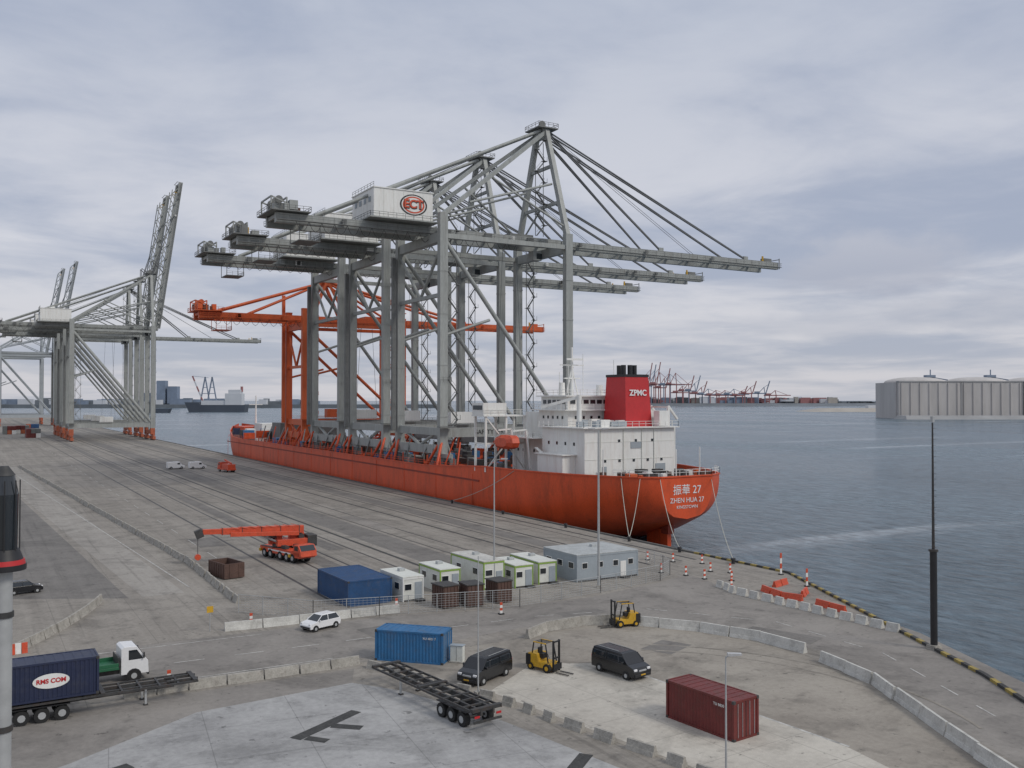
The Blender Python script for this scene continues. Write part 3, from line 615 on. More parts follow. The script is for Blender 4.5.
def stick(loc,h=1.1,name="delineator_post"):
    b=B(name,(*loc,0),0); b.box("base",(0,0,.06),(.5,.5,.12),M['black'])
    n=4
    for i in range(n): b.box("panel",(0,0,.12+h/n*(i+.5)),(.28,.08,h/n),M['vorange'] if i%2 else M['white'])
    b.done()
for p in ((76.5,94.5),(78,91.5),(78.4,88.5),(80.5,86),(82.5,92),(84,90),(85.5,97),(83,100),(81,103),(77,82.3),(47.5,84.5),(24,92.5),(13.5,76.2),(39,91.8)): stick(p)
stick((88.8,86),2.6,"quay_marker_post"); stick((85.8,79),2.0,"quay_marker_post")
b=B("life_ring_station",(69.6,42,0)); b.tube("post",(0,0,0),(0,0,1.9),.05,M['yellow'],8); b.box("box",(0,0,1.5),(.9,.2,.9),M['vorange']); b.tube("ring",(0,-.12,1.5),(0,-.2,1.5),.36,M['white'],18); 
for s in(-1,1): b.tube("ladder_rail",(1+s*.3,0,0),(1+s*.3,0,1.2),.04,M['yellow'],6)
b.done()
for i,y in enumerate((95,106,118,136,158,180)):
    b=B("mooring_bollard",(89.2,y,0)); b.tube("stem",(0,0,0),(0,0,.55),.25,M['black'],12,.2); b.tube("head",(0,0,.5),(0,0,.75),.36,M['black'],12,.3); b.done()
b=B("traffic_sign",(20,92.1,0)); b.tube("post",(0,0,0),(0,0,2.4),.04,M['pole'],6); b.box("plate",(0,-.05,2.1),(.6,.03,.6),M['yellow']); b.done()

# ------------------------------------------------------------------ gantry cranes
def crane(loc,m=None,G=35.,S=25.,zg=56.5,back=37.,boom=82.,apex=87.,ang=0.,house=None,name="container_gantry_crane",logo=True,ship=True,detail=True,lw=2.0,md=None,base=None,apx=None,nohouse=False,y3=3.6,dr=.85):
    b=B(name,loc); m=m or M['grey']; md=md or M['greyd']; hs=S/2; house=house or M['white']; yel=M['yellow']; base=base or m
    if apx is None: apx=G
    for x in (0,G):
        b.beam("sill_beam",(x,-hs-1,4.2),(x,hs+1,4.2),1.5,2.0,base)
        for sy in(-1,1):
            yy=sy*hs
            b.beam("equaliser",(x,yy-4.5,2.9),(x,yy+4.5,2.9),1.1,.9,base)
            for k_ in (-3,-1,1,3):
                b.box("bogies",(x,yy+k_*1.45,1.35),(1.5,2.3,1.7),md if base is m else base); 
                for d in(-.6,.6): b.tube("bogie_wheels",(x-.35,yy+k_*1.45+d,.55),(x+.35,yy+k_*1.45+d,.55),.5,M['steel'],10)
            if ship:
                b.tube("sea_fastening",(x-3,yy-3,.1),(x,yy,7),.35,M['hull'],8); b.tube("sea_fastening",(x-3,yy+3,.1),(x,yy,7),.35,M['hull'],8)
                b.tube("sea_fastening",(x+3,yy,.1),(x,yy,9),.35,m,8)
    for x in (0,G):
        for sy in(-1,1):
            top=zg+3.2 if x==0 else zg+1.2
            b.beam("legs",(x,sy*hs,6.5),(x,sy*hs,top),lw*.8,lw,m); b.beam("leg_feet",(x,sy*hs,3.2),(x,sy*hs,6.5),lw*.8,lw,base)
            for z in (12,24,36,46): b.box("leg_flanges",(x,sy*hs,z),(lw+.16,lw*.8+.16,.25),m)
            b.beam("cable_trunk",(x+lw*.5+.15,sy*hs,7),(x+lw*.5+.15,sy*hs,zg-3),.18,.3,md)
    for sy in(-1,1):
        b.beam("portal_beam",(1.1,sy*hs,8.2),(G-1.1,sy*hs,8.2),1.2,2.2,m)
        b.tube("side_diagonal",(.8,sy*hs,zg-3.5),(G-1,sy*hs,10),.62*dr,m,10)
        b.tube("side_diagonal",(.8,sy*hs,zg*.55),(12.5,sy*hs,zg*.62),.35,m,8)
        b.beam("upper_side_beam",(1,sy*hs,zg-2.2),(G-1,sy*hs,zg-2.2),.9,1.1,m)
        b.rail("portal_rails",[(1,sy*hs-.7,9.3),(G-1,sy*hs-.7,9.3)],md,sp=3)
    for x in(0,G):
        b.beam("top_cross_beam",(x,-hs+.9,zg-2.4),(x,hs-.9,zg-2.4),1.3,2.2,m)
        b.beam("mid_cross_beam",(x,-hs+.9,8.4),(x,hs-.9,8.4),1.1,1.8,m)
        b.tube("y_brace",(x,-hs,9.5),(x,0,4.8),.4,m,8); b.tube("y_brace",(x,hs,9.5),(x,0,4.8),.4,m,8)
    b.tube("y_brace",(0,-hs,zg-4),(0,0,zg-16),.4,m,8);b.tube("y_brace",(0,hs,zg-4),(0,0,zg-16),.4,m,8);b.beam("y_brace",(0,-hs,zg-16),(0,hs,zg-16),.8,.9,m)
    hx=G+3.5
    def bp(x,y,z):
        if x<=hx or ang==0: return (x,y,z)
        dx=x-hx; dz=z-zg; c,s=math.cos(ang),math.sin(ang); return (hx+dx*c-dz*s,y,zg+dx*s+dz*c)
    for sy in(-1,1):
        b.beam("main_girder",(-back,sy*y3,zg),(hx-.2,sy*y3,zg),1.2,2.3,m)
        b.beam("boom_girder",bp(hx+.2,sy*y3,zg),bp(G+boom,sy*y3,zg),1.1,2.1,m)
        yo=sy*(y3+1.5)
        b.beam("walkway",(-back,yo,zg-.6),(hx,yo,zg-.6),1.0,.12,md); b.rail("walkway_rails",[(-back,yo+sy*.5,zg-.5),(hx,yo+sy*.5,zg-.5)],md,sp=2.6,t=.07)
        b.beam("boom_walkway",bp(hx+.5,yo,zg-.6),bp(G+boom,yo,zg-.6),1.0,.12,md)
        n=int((boom-4)/3.0)
        for i in range(n+1):
            x=hx+.5+i*(boom-4.5)/n; a=bp(x,yo+sy*.5,zg-.5); c=bp(x,yo+sy*.5,zg+.6); b.beam("boom_rails",a,c,.07,.07,md)
        b.beam("boom_rails",bp(hx+.5,yo+sy*.5,zg+.6),bp(G+boom,yo+sy*.5,zg+.6),.07,.07,md); b.beam("boom_rails",bp(hx+.5,yo+sy*.5,zg+.1),bp(G+boom,yo+sy*.5,zg+.1),.06,.06,md)
    for i in range(int((back+hx)/8)+1):
        x=-back+.5+i*8; b.beam("girder_ties",(x,-y3,zg+.5),(x,y3,zg+.5),.6,.8,m)
    for i in range(int((boom-4)/8)+2):
        x=min(hx+1+i*8,G+boom-.4); b.beam("boom_ties",bp(x,-y3,zg+.5),bp(x,y3,zg+.5),.6,.8,m)
        if x+8<G+boom: b.beam("boom_ties",bp(x,-y3,zg+.7),bp(x+8,y3,zg+.7),.3,.3,m)
        if ang and x+8<G+boom:
            for sy in(-1,1): b.beam("boom_truss",bp(x,sy*y3,zg+1),bp(x+4,sy*y3,zg+3.9),.4,.4,m); b.beam("boom_truss",bp(x+4,sy*y3,zg+3.9),bp(x+8,sy*y3,zg+1),.4,.4,m)
    if ang:
        for sy in(-1,1): b.beam("boom_truss",bp(hx+5,sy*y3,zg+3.9),bp(G+boom-5,sy*y3,zg+3.9),.45,.45,m)
    for sy in (-1,1):
        b.beam("boom_tip",bp(G+boom,sy*4.5,zg-1),bp(G+boom,sy*4.5,zg+2.2),.2,.2,md); b.beam("boom_tip",bp(G+boom-6,sy*3.6,zg+1),bp(G+boom-6,sy*3.6,zg+2.6),.4,.4,yel)
    b.beam("boom_tip",bp(G+boom,-4.5,zg+1.9),bp(G+boom,4.5,zg+1.9),.2,.2,md)
    b.beam("boom_tip",bp(G+boom-5,-2.5,zg+1.5),bp(G+boom-2,-2.5,zg+1.5),1.6,1.3,md)
    b.box("rear_platform",(-back+3,0,zg+1.4),(9,12,.25),md)
    b.rail("rear_rails",[(-back-1.5,-6,zg+1.5),(-back+7.5,-6,zg+1.5),(-back+7.5,6,zg+1.5),(-back-1.5,6,zg+1.5),(-back-1.5,-6,zg+1.5)],md,sp=1.8,t=.08)
    for i in range(9):
        b.box("rear_winches",(-back+random.uniform(0,6),random.uniform(-4.5,4.5),zg+2.3+random.uniform(0,.8)),(random.uniform(.8,2),random.uniform(.8,2),random.uniform(1.2,2.4)),random.choice((md,m,md,M['brown'],yel if random.random()<.4 else m)))
    for d in(-3,0,3): b.tube("rear_sheaves",(-back+1,d-.2,zg+4.2),(-back+1,d+.2,zg+4.2),.9,md,12)
    for x in (-back-1,-back+2.5):
        for sy in(-1,1):
            b.beam("rear_frame",(x,sy*4,zg+1.5),(x,sy*4,zg+4.6),.3,.3,m)
        b.beam("rear_frame",(x,-4,zg+4.6),(x,4,zg+4.6),.3,.3,m)
    for sy in(-1,1): b.beam("rear_frame",(-back-1,sy*4,zg+4.6),(-back+2.5,sy*4,zg+3.4),.3,.3,m)
    b.box("rear_hanging_platform",(-back+8,0,zg-4.5),(5,7,.2),md)
    for sx in(-1,1):
        for sy in(-1,1): b.beam("rear_hanging_platform",(-back+8+sx*2.4,sy*3.4,zg-4.5),(-back+8+sx*2.4,sy*3.4,zg-1),.15,.15,md)
    b.rail("rear_hanging_platform",[(-back+5.5,-3.5,zg-4.4),(-back+10.5,-3.5,zg-4.4),(-back+10.5,3.5,zg-4.4)],md,sp=1.3)
    if not nohouse:
        hx0,hx1=-15.,.0; z0,z1=zg+2.0,zg+8.6
        b.hexa("machinery_house",[(hx0,-7,z0),(hx1,-7,z0),(hx1,7,z0),(hx0,7,z0)],[(hx0,-7,z1),(hx1,-7,z1),(hx1,7,z1),(hx0,7,z1)],house)
        b.box("house_roof",((hx0+hx1)/2,0,z1+.12),(hx1-hx0+.4,14.4,.22),house)
        b.box("house_base",((hx0+hx1)/2,0,z0-.35),(hx1-hx0+2.5,16,.3),m); b.rail("house_rails",[(hx0-1.2,-8,z0-.2),(hx1+1.2,-8,z0-.2)],md,sp=2,t=.08); b.rail("house_rails",[(hx0-1.2,-8,z0-.2),(hx0-1.2,8,z0-.2)],md,sp=2,t=.08)
        b.rail("roof_rails",[(hx0,-7,z1+.2),(hx0,7,z1+.2)],md,sp=2,t=.07)
        for i in range(4): b.box("vents",(hx0-.04,-4.5+i*3,z0+4.2),(.1,1.4,1.2),M['officew'])
        for i in range(1,6): b.box("wall_seams",(hx0+i*2.5,-7.02,(z0+z1)/2),(.08,.05,z1-z0-.2),M['white2'])
        b.box("roof_unit",(-9,2,z1+1),(3,3,1.6),house)
        if logo:
            zc_=z0+3.4
            for rr,off,mm in ((1.0,.05,M['black']),(.88,.08,house),(.80,.11,M['vorange']),(.66,.14,house)):
                vs=[(-5+3.5*rr*math.cos(t*math.pi/20),-7-off,zc_+2.5*rr*math.sin(t*math.pi/20)) for t in range(40)]; b.add("logo_disc",vs,[tuple(range(40))],mm)
            b.text("logo_text","ECT",(-5,-7.2,zc_),(R(90),0,0),2.8,M['black'],.02,.16); b.text("logo_text","ECT",(-5.1,-7.26,zc_+.1),(R(90),0,0),2.7,M['vorange'],.03,.07)
    for sy in(-1,1):
        if apx==G:
            b.beam("mast_leg",(G,sy*hs,zg),(G,sy*2.0,apex),1.2,1.4,m)
            b.beam("backstay",(0,sy*hs,zg+2.8),(G-.5,sy*2.2,apex-1.0),.85,.95,m)
            b.tube("backstay",(-back+9,sy*y3,zg+1.2),(G-1.5,sy*1.6,apex-.6),.42,m,8)
            b.tube("mast_brace",(G-1,sy*6.5,zg+15),(8,sy*10.8,zg+6.8),.3,m,8)
            b.tube("mast_brace",(G,sy*hs*.93,zg+3),(16,sy*7.2,zg+14.5),.3,m,8)
        else:
            b.beam("mast_leg",(apx-6,sy*y3,zg),(apx,sy*2.0,apex),.9,.9,m); b.beam("mast_leg",(apx+7,sy*y3,zg),(apx,sy*2.0,apex),.9,.9,m)
            b.tube("backstay",(-back+5,sy*y3,zg+1.2),(apx,sy*1.6,apex-.6),.5,m,8); b.tube("backstay",(-back*.5,sy*y3,zg+1.2),(apx,sy*1.6,apex-.6),.4,m,8)
            b.tube("forestay",(G+boom*.45,sy*y3,zg+1.2),(apx,sy*1.6,apex-.6),.5,m,8); b.tube("forestay",(G-4,sy*y3,zg+1.2),(apx,sy*1.6,apex-.6),.4,m,8)
        if ang==0 and apx==G:
            for xe in (G+37,G+69):
                for o_ in (-.45,.45):
                    b.tube("forestay",(G+.6,sy*1.6+o_*.3,apex-.6+o_),bp(xe,sy*y3,zg+1.1+o_*.2),.22,M['cable'],6)
                b.box("stay_lug",bp(xe,sy*y3,zg+1.4),(1.6,.6,1.2),m)
        elif ang:
            k1=Vector(bp(G+37,sy*y3,zg+1)); ap=Vector((G+.6,sy*1.6,apex-.6)); md_=(k1+ap)/2+Vector((-3,0,7))
            b.tube("forestay",ap,md_,.22,M['cable'],6); b.tube("forestay",md_,k1,.22,M['cable'],6)
            k2=Vector(bp(G+69,sy*y3,zg+1)); b.tube("forestay",ap,k2,.2,M['cable'],6)
    if apx==G:
        for fz in (.33,.66): 
            yy=hs*(1-fz)+2*fz; z=zg+(apex-zg)*fz; b.beam("mast_ties",(G,-yy,z),(G,yy,z),.7,.8,m)
        z1_=zg+(apex-zg)*.33; b.tube("mast_x",(G,-hs,zg+1),(G,0,z1_),.25,m,6); b.tube("mast_x",(G,hs,zg+1),(G,0,z1_),.25,m,6)
        for o_ in (-.5,.5): b.tube("luffing_rope",(G+1,o_,apex),bp(G+52,o_,zg+1.5),.07,M['cable'],4); b.tube("luffing_rope",(G-1,o_,apex),(-8,o_,zg+9),.07,M['cable'],4)
    b.box("apex_platform",(apx,0,apex+.1),(6,7,.3),md); b.rail("apex_rails",[(apx-3,-3.5,apex+.3),(apx+3,-3.5,apex+.3),(apx+3,3.5,apex+.3),(apx-3,3.5,apex+.3),(apx-3,-3.5,apex+.3)],md,sp=1.5,t=.08)
    for d in (-1.6,0,1.6): b.tube("apex_sheaves",(apx+d*.5,d-.15,apex+1.2),(apx+d*.5,d+.15,apex+1.2),1.0,md,12)
    b.box("apex_head",(apx,0,apex-1),(2.2,5,2),m)
    def stairs(x,y,za,zb,w_=3.2,st=3.2):
        z=za;s=1
        while z<zb:
            b.beam("stairs",(x-s*w_/2,y,z),(x+s*w_/2,y,z+st),.5,.18,md); b.beam("stairs",(x-s*w_/2,y,z+1.0),(x+s*w_/2,y,z+st+1.0),.06,.06,md)
            b.box("stair_landing",(x+s*w_/2,y,z+st),(1.2,1.2,.1),md); b.beam("stairs",(x+s*w_/2+.5,y-.5,z+st),(x+s*w_/2+.5,y-.5,z+st+1.1),.07,.07,md)
            z+=st; s=-s
        for sx in(-1,1): b.beam("stair_post",(x+sx*w_/2,y+.6,za),(x+sx*w_/2,y+.6,zb),.14,.14,md)
    if detail:
        stairs(3.4,-hs+1.6,8,zg,2.6)
        if apx==G: stairs(G-2.2,-3,zg+2,apex-4,2.4,2.8)
        stairs(G+3,hs-2,9,zg,2.2)
        b.box("lift_shaft",(-1.9,hs-.2,30),(1.0,1.0,44),md)
        b.rail("leg_platform",[(-1.6,-hs-1.5,20),(1.6,-hs-1.5,20),(1.6,-hs+1.5,20)],md,sp=1)
        tx=G-8
        b.box("trolley",(tx,0,zg+1.5),(7,6.2,.9),md); b.box("operator_cab",(tx+5,-1.5,zg-3.2),(2.6,2.4,2.4),m); b.box("operator_cab",(tx+5.6,-1.5,zg-3.3),(1.7,2.44,1.5),M['glass'])
        for i in range(int((back+20)/3)):
            x=-back+4+i*3; y=y3+2.3
            for j in range(4):
                t0,t1=j/4,(j+1)/4; b.beam("festoon",(x+3*t0,-y,zg-.8-4*2.2*t0*(1-t0)),(x+3*t1,-y,zg-.8-4*2.2*t1*(1-t1)),.1,.1,M['black'])
        for i in range(14):
            x=random.uniform(-back+10,hx); b.box("girder_boxes",(x,random.choice((-1,1))*(y3+1.4),zg+.2),(random.uniform(.8,2.2),.8,random.uniform(1,1.8)),random.choice((md,m,M['white'],md)))
        for i in range(9):
            x=random.uniform(hx,G+boom-5); b.box("boom_boxes",bp(x,random.choice((-1,1))*(y3+1.3),zg+.3),(.8,.7,.9),random.choice((md,m,M['white'])))
        b.box("electric_house",(-1.2+G*.5,hs-2,11.2),(7,3,3),M['white'] if m is not M['orange'] else m); b.box("service_platform",(0,-hs-2.2,9.6),(4,2,.2),md)
        for sx in (-2,2): b.tube("rope",(G*.72+sx,0,zg-1),(G*.72+sx*2,0,10),.06,M['cable'],4)
        if ship and m is M['grey']: b.text("portal_lettering","SAFETY  FIRST",(13,-hs-.65,8.2),(R(90),0,0),1.5,M['black'],.02)
    b.done(); return b
for yc in (210.5,245,279.5): crane((95.6,yc,6.2))
crane((96,312.5,6.2),M['orange'],S=18,zg=43,back=33,boom=61,apex=57.0,apx=10,nohouse=True,logo=False,md=M['orange'])
TC=dict(G=41,S=20,zg=62,ship=False,logo=False,name="quay_gantry_crane",base=M['borange'])
for (x,y,a) in ((47,560,82),(47,600,82)): crane((x,y,0),back=40,boom=88,apex=93,ang=R(a),y3=4.2,dr=1.3,lw=2.3,**TC)
crane((47,645,0),back=30,boom=84,apex=93,**TC)
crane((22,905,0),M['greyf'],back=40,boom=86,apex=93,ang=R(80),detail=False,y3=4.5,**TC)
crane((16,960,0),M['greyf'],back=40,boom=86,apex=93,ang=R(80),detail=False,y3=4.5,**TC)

# ------------------------------------------------------------------ ship
s=B("heavy_load_ship",(112,0,0))
st=[(131,6,.6,2.6),(133,9.5,.0,2.6),(137,12,-1.5,2.6),(144,15.5,-4,2.8),(155,18.6,-7,3.2),(172,20,-7.5,5),(200,20,-7.5,9),(300,20,-7.5,9),(370,20,-7.5,8),(395,17.5,-7.5,5),(420,12.5,-7.5,3),(440,6.5,-7.5,2.2),(453,.6,-6,2)]
def topz(y): return 8.3 if y<200 else (6.9 if y<395 else 6.9+(y-395)*.07)
K=15; rings=[]
for (y,hw,zb,n) in st:
    zt=topz(y); half=[]
    for i in range(K):
        t=(i/(K-1)); 
        ww=hw*(max(0,1-t**n))**(1/n); half.append((ww,zt+(zb-zt)*t))
    rings.append([(-a,y,z) for a,z in half]+[(a,y,z) for a,z in half[::-1][1:]])
nr=len(rings[0]); vs=[v for r in rings for v in r]; fo=[];fd=[]
for i in range(len(rings)-1):
    for j in range(nr-1):
        f_=(i*nr+j,i*nr+j+1,(i+1)*nr+j+1,(i+1)*nr+j); zc_=sum(vs[k_][2] for k_ in f_)/4
        (fd if zc_<-3.2 else fo).append(f_)
s.add("hull",vs,fo,M['hull'],True); s.add("hull",vs,fd,M['hulld'],True)
s.add("hull",rings[0],[tuple(range(nr))],M['hull'])
for i in range(len(rings)-1):
    a,b_=rings[i],rings[i+1]
    A=(a[0][0]+.3,a[0][1]+(.3 if i==0 else 0),a[0][2]-1.2);Bb=(a[-1][0]-.3,A[1],A[2]);D=(b_[0][0]+.3,b_[0][1],b_[0][2]-1.2);E=(b_[-1][0]-.3,b_[-1][1],D[2])
    s.add("deck",[A,Bb,E,D],[(0,1,2,3)],M['deck'])
    if i<11:
        for jj in (0,-1): s.beam("gunwale",a[jj],b_[jj],.35,.25,M['hull'])
s.beam("gunwale",rings[0][0],rings[0][-1],.35,.25,M['hull'])
s.box("rudder",(0,139,-4.5),(.9,6,5),M['hull']); s.box("rudder",(0,136.5,-1.4),(1.4,2,2.5),M['hulld'])
for y in range(176,395,18): s.box("rubbing_strakes",(-20.03,y,2.2),(.08,.2,8.5),M['hull'])
s.box("rubbing_strakes",(-20.06,283,5.2),(.16,220,.35),M['hulld'])
for i,(t_,z_,sz_) in enumerate((("振華 27",5.8,2.0),("ZHEN HUA 27",4.0,1.25),("KINGSTOWN",2.8,.8))):
    s.text("stern_lettering",t_,(0,130.95,z_),(R(90),0,0),sz_,M['vwhite'],.02)
def sx(x): return x-112
W_=M['white']
def blk(part,x0,x1,y0,y1,z0,z1,m=W_): s.box(part,(sx((x0+x1)/2),(y0+y1)/2,(z0+z1)/2),(x1-x0,y1-y0,z1-z0),m)
def winrow(face,a0,a1,c,z,n,w_=.5,h_=.6):
    for i in range(n):
        t=a0+(a1-a0)*(i+.5)/n
        if face=='y': s.box("windows",(sx(t),c,z),(w_,.08,h_),M['glass'])
        else: s.box("windows",(sx(c),t,z),(.08,w_,h_),M['glass'])
blk("poop_house",100,121.5,146,161,7,16.6); blk("poop_house",102,121.5,161.01,176,7,14.2); blk("boat_deck",99.2,122.3,145.2,161.5,16.6,16.8); blk("forward_deck",98,123,161.6,177,14.2,14.4)
blk("side_house",97,99.98,149,158,7,11.5); blk("side_house_roof",96.6,99.98,148.5,158.5,11.5,11.65)
blk("accommodation",103.5,119.5,157,168,16.81,19.9); blk("bridge_deck",102,121,155.6,169.5,19.9,20.1)
blk("bridge",103.8,117.5,157.5,167.5,20.1,22.7); blk("bridge_roof",103,118.3,156.8,168.3,22.7,22.95)
blk("accommodation_forward",105,120,168.1,176,14.4,19.5)
blk("bridge_wing",91.5,102,170,175.5,18.6,18.9); blk("bridge_wing",91.5,97,170.3,175.2,18.9,21.4); blk("bridge_wing_window",91.4,97.1,170.8,174.7,20.0,20.9,M['glass']); blk("bridge_wing",121,131,170,175.5,18.6,18.9)
for x in (92.2,97,101.5):
    for y in (170.5,175): s.beam("wing_frame",(sx(x),y,7.2),(sx(x),y,18.6),.4,.4,W_)
    s.beam("wing_frame",(sx(x),170.5,13),(sx(x),175,13),.3,.3,W_)
s.beam("wing_frame",(sx(92.2),170.5,13),(sx(101.5),170.5,13),.3,.35,W_); s.beam("wing_frame",(sx(92.2),170.5,7.5),(sx(97),170.5,13),.25,.25,W_); s.beam("wing_frame",(sx(97),170.5,13),(sx(92.2),170.5,18.5),.25,.25,W_); s.beam("wing_frame",(sx(101.5),170.5,7.5),(sx(97),170.5,13),.25,.25,W_)
winrow('y',103,120,145.95,10.4,5,.5,.5); winrow('x',148,160,99.95,13.6,4); winrow('y',106,118,145.95,14.2,3,.5,.5)
for z in (10,13.3): s.box("plate_seams",(sx(110.75),145.98,z+.7),(21.4,.06,.1),M['white2'])
for x in (103.6,109,113.4,116.4): s.box("drain_pipes",(sx(x),145.9,11.8),(.12,.14,9),M['white2'])
s.box("doors",(sx(104.5),145.94,8.3),(1.0,.1,2.1),M['officew']); s.box("doors",(sx(118),145.94,8.3),(2.4,.1,2.6),M['officew']); s.box("vents",(sx(112),145.94,13.3),(2.5,.1,1.2),M['officew'])
winrow('y',104.5,112,156.95,18.5,4); winrow('x',158,167,103.45,18.5,5); winrow('y',104.2,117.2,157.45,21.6,8,1.2,.9); winrow('x',158,167,103.75,21.6,5,1.2,.9); winrow('x',162,175,101.95,11.5,6)
for (x0,x1,y0,y1,z) in ((99.4,122.1,145.4,161.3,16.8),(98.2,122.8,161.7,176.8,14.4),(102.2,120.8,155.8,169.3,20.1),(103.1,118.2,156.9,168.2,22.95)):
    s.rail("railings",[(sx(x0),y1,z),(sx(x0),y0,z),(sx(x1),y0,z),(sx(x1),y1,z)],W_,sp=1.6,t=.07)
s.rail("railings",[(sx(91.6),170.1,18.9),(sx(102),170.1,18.9)],W_,sp=1.5,t=.07)
s.hexa("funnel",[(sx(111.5),148.5,16.8),(sx(118),148.5,16.8),(sx(118),156,16.8),(sx(111.5),156,16.8)],[(sx(111.9),149.2,26.6),(sx(117.6),149.2,26.6),(sx(117.6),155.5,26.6),(sx(111.9),155.5,26.6)],M['red'])
s.box("funnel_cap",(sx(114.75),152.35,26.85),(5.9,6.5,.5),M['black'])
for dx,dy in ((-1.7,-1),(-.4,-1.4),(1.0,-1),(1.8,.8),(-1,1.4)): s.tube("exhausts",(sx(114.75)+dx,152.3+dy,27),(sx(114.75)+dx,152.3+dy,29.0),.5,M['black'],8)
s.text("funnel_logo","ZPMC",(sx(114.75),148.78,23.4),(R(86),0,0),1.6,M['vwhite'],.02,.04)
for i in range(3): s.box("casing_louvres",(sx(119.3),147.2+i*3,18.4),(2.4,1.8,3.0),W_)
for y in (147.5,153): s.beam("davit_frame",(sx(121.3),y,16.8),(sx(121.3),y,20.8),.45,.45,W_); s.beam("davit_frame",(sx(121.3),y,20.8),(sx(123.6),y,18.2),.4,.4,W_); s.beam("davit_frame",(sx(122.8),y,8),(sx(122.8),y,16.6),.35,.35,W_)
s.beam("davit_frame",(sx(121.3),147.5,20.6),(sx(121.3),153,20.6),.3,.3,W_)
s.tube("crane_post",(sx(101.5),150,16.8),(sx(101.5),150,23),.5,W_,10); s.beam("crane_jib",(sx(101.5),150,22.6),(sx(96),155,20.6),.45,.55,W_)
s.tube("mast",(sx(110.5),166,22.9),(sx(110.5),166,33.2),.38,W_,8,.2); s.beam("mast",(sx(107.5),166,29.4),(sx(113.5),166,29.4),.22,.22,W_); s.beam("mast",(sx(108.5),166,26.6),(sx(112.5),166,26.6),.5,.25,W_); s.box("radar",(sx(110.5),165,30.6),(4,.3,.4),W_); s.beam("mast",(sx(109),166,23),(sx(110.5),166,29),.2,.2,W_); s.beam("mast",(sx(112),166,23),(sx(110.5),166,29),.2,.2,W_)
s.tube("radome",(sx(106),163,22.9),(sx(106),163,25.6),.7,W_,12,.6); s.tube("radome",(sx(115.5),163,22.9),(sx(115.5),163,25.2),.8,W_,12,.7)
for x,y,h in ((105,159,6),(117,160,7.5),(114,167,9),(108,167,5)): s.tube("aerials",(sx(x),y,22.9),(sx(x),y,22.9+h),.07,W_,5)
for i in range(16): s.box("deck_lockers",(sx(random.uniform(101,120)),random.uniform(147,156),17.4),(random.uniform(.8,2.2),random.uniform(.8,1.6),random.uniform(.8,1.8)),random.choice((W_,W_,M['officew'])))
for i in range(26):
    x=random.uniform(-10,10);y=random.uniform(134,145); s.box("winches",(x,y,7.9),(random.uniform(.6,2),random.uniform(.6,1.6),random.uniform(.8,2.0)),random.choice((M['steel'],W_,M['orange'],M['deck'])))
s.rail("stern_rails",[(-12,137,8.4),(-9.5,133,8.4),(-6,131.2,8.4),(6,131.2,8.4),(9.5,133,8.4),(12,137,8.4)],W_,sp=1.5,t=.07)
for x,y in ((-12,140),(0,134),(10,139)): s.tube("lamp_masts",(x,y,7),(x,y,13),.12,W_,6)
lb=[(-3.8,0),(-3.3,-.9),(-1.8,-1.3),(1.8,-1.3),(3.3,-.9),(3.9,.1),(3.4,.8),(1,1.5),(-2.6,1.45),(-3.5,.9)]
n=len(lb)
V=[(sx(94.8)+dx,166.3+y_*ss,13.4+z_*ss) for dx,ss in ((-1.5,.62),(-.8,1),(.8,1),(1.5,.62)) for y_,z_ in lb]
F=[(i*n+j,i*n+(j+1)%n,(i+1)*n+(j+1)%n,(i+1)*n+j) for i in range(3) for j in range(n)]+[tuple(range(n)),tuple(range(3*n,4*n))]
s.add("lifeboat",V,F,M['vorange'],False)
for y_ in (163.2,169.2): s.beam("davits",(sx(98.5),y_,8),(sx(97.5),y_,16.0),.35,.35,W_); s.beam("davits",(sx(97.5),y_,16.0),(sx(94.4),y_,15.8),.35,.3,W_)
for i in range(4): s.beam("gangway",(sx(98.5),149+i*3,7.3+i*1.3),(sx(98.5),152+i*3,8.6+i*1.3),.7,.15,W_)
cl=[M['steel'],M['deck'],M['hull'],M['blue2'],M['brown'],M['greyd'],M['steel'],M['grey']]
for i in range(330):
    y=random.uniform(182,345); x=random.uniform(-18.8,17); h=random.uniform(.8,3.2); s.box("deck_cargo",(x,y,5.7+h/2),(random.uniform(.6,2.5),random.uniform(.8,4),h),random.choice(cl),random.uniform(-.2,.2))
for y in range(186,350,7):
    s.beam("deck_frames",(-19,y,6.3),(19,y,6.3),.5,.9,M['hull'])
    s.tube("stanchions",(-19.4,y,5.7),(-19.4,y,9.2),.14,M['hull'],6)
    s.tube("lashing_struts",(-18.8,y,5.8),(-16.6,y+random.uniform(-3,3),12.5),.18,random.choice((M['hull'],M['grey'],M['greyd'])),6)
for x in (-16.4,18.6): s.beam("skid_rail",(x,186,6),(x,335,6),1.2,.7,M['hulld'])
s.rail("deck_rails",[(-19.7,180,6.9),(-19.7,392,6.9)],M['hull'],sp=3,t=.08)
for y in (226,262,298,330): s.box("blue_box",(-17,y,7.3),(2.6,6,2.6),M['blue2'])
blk("forecastle",105,119,418,438,7.4,10.2,M['hull']); blk("cargo_house",100,124,345,356,5.7,13.5,M['greyd']); blk("winch_house",108,116,400,412,6.5,12,W_)
for i in range(50): s.box("fore_cargo",(random.uniform(-15,14),random.uniform(352,425),7.5+random.random()*1.5),(random.uniform(1,5),random.uniform(1,5),random.uniform(2,4)),random.choice((M['navy'],M['steel'],M['blue2'],W_,M['hull'],M['greyd'])))
s.tube("foremast",(0,425,10),(0,425,24),.5,W_,8,.25); s.beam("foremast",(-3,425,20),(3,425,20),.3,.3,W_)
s.done()
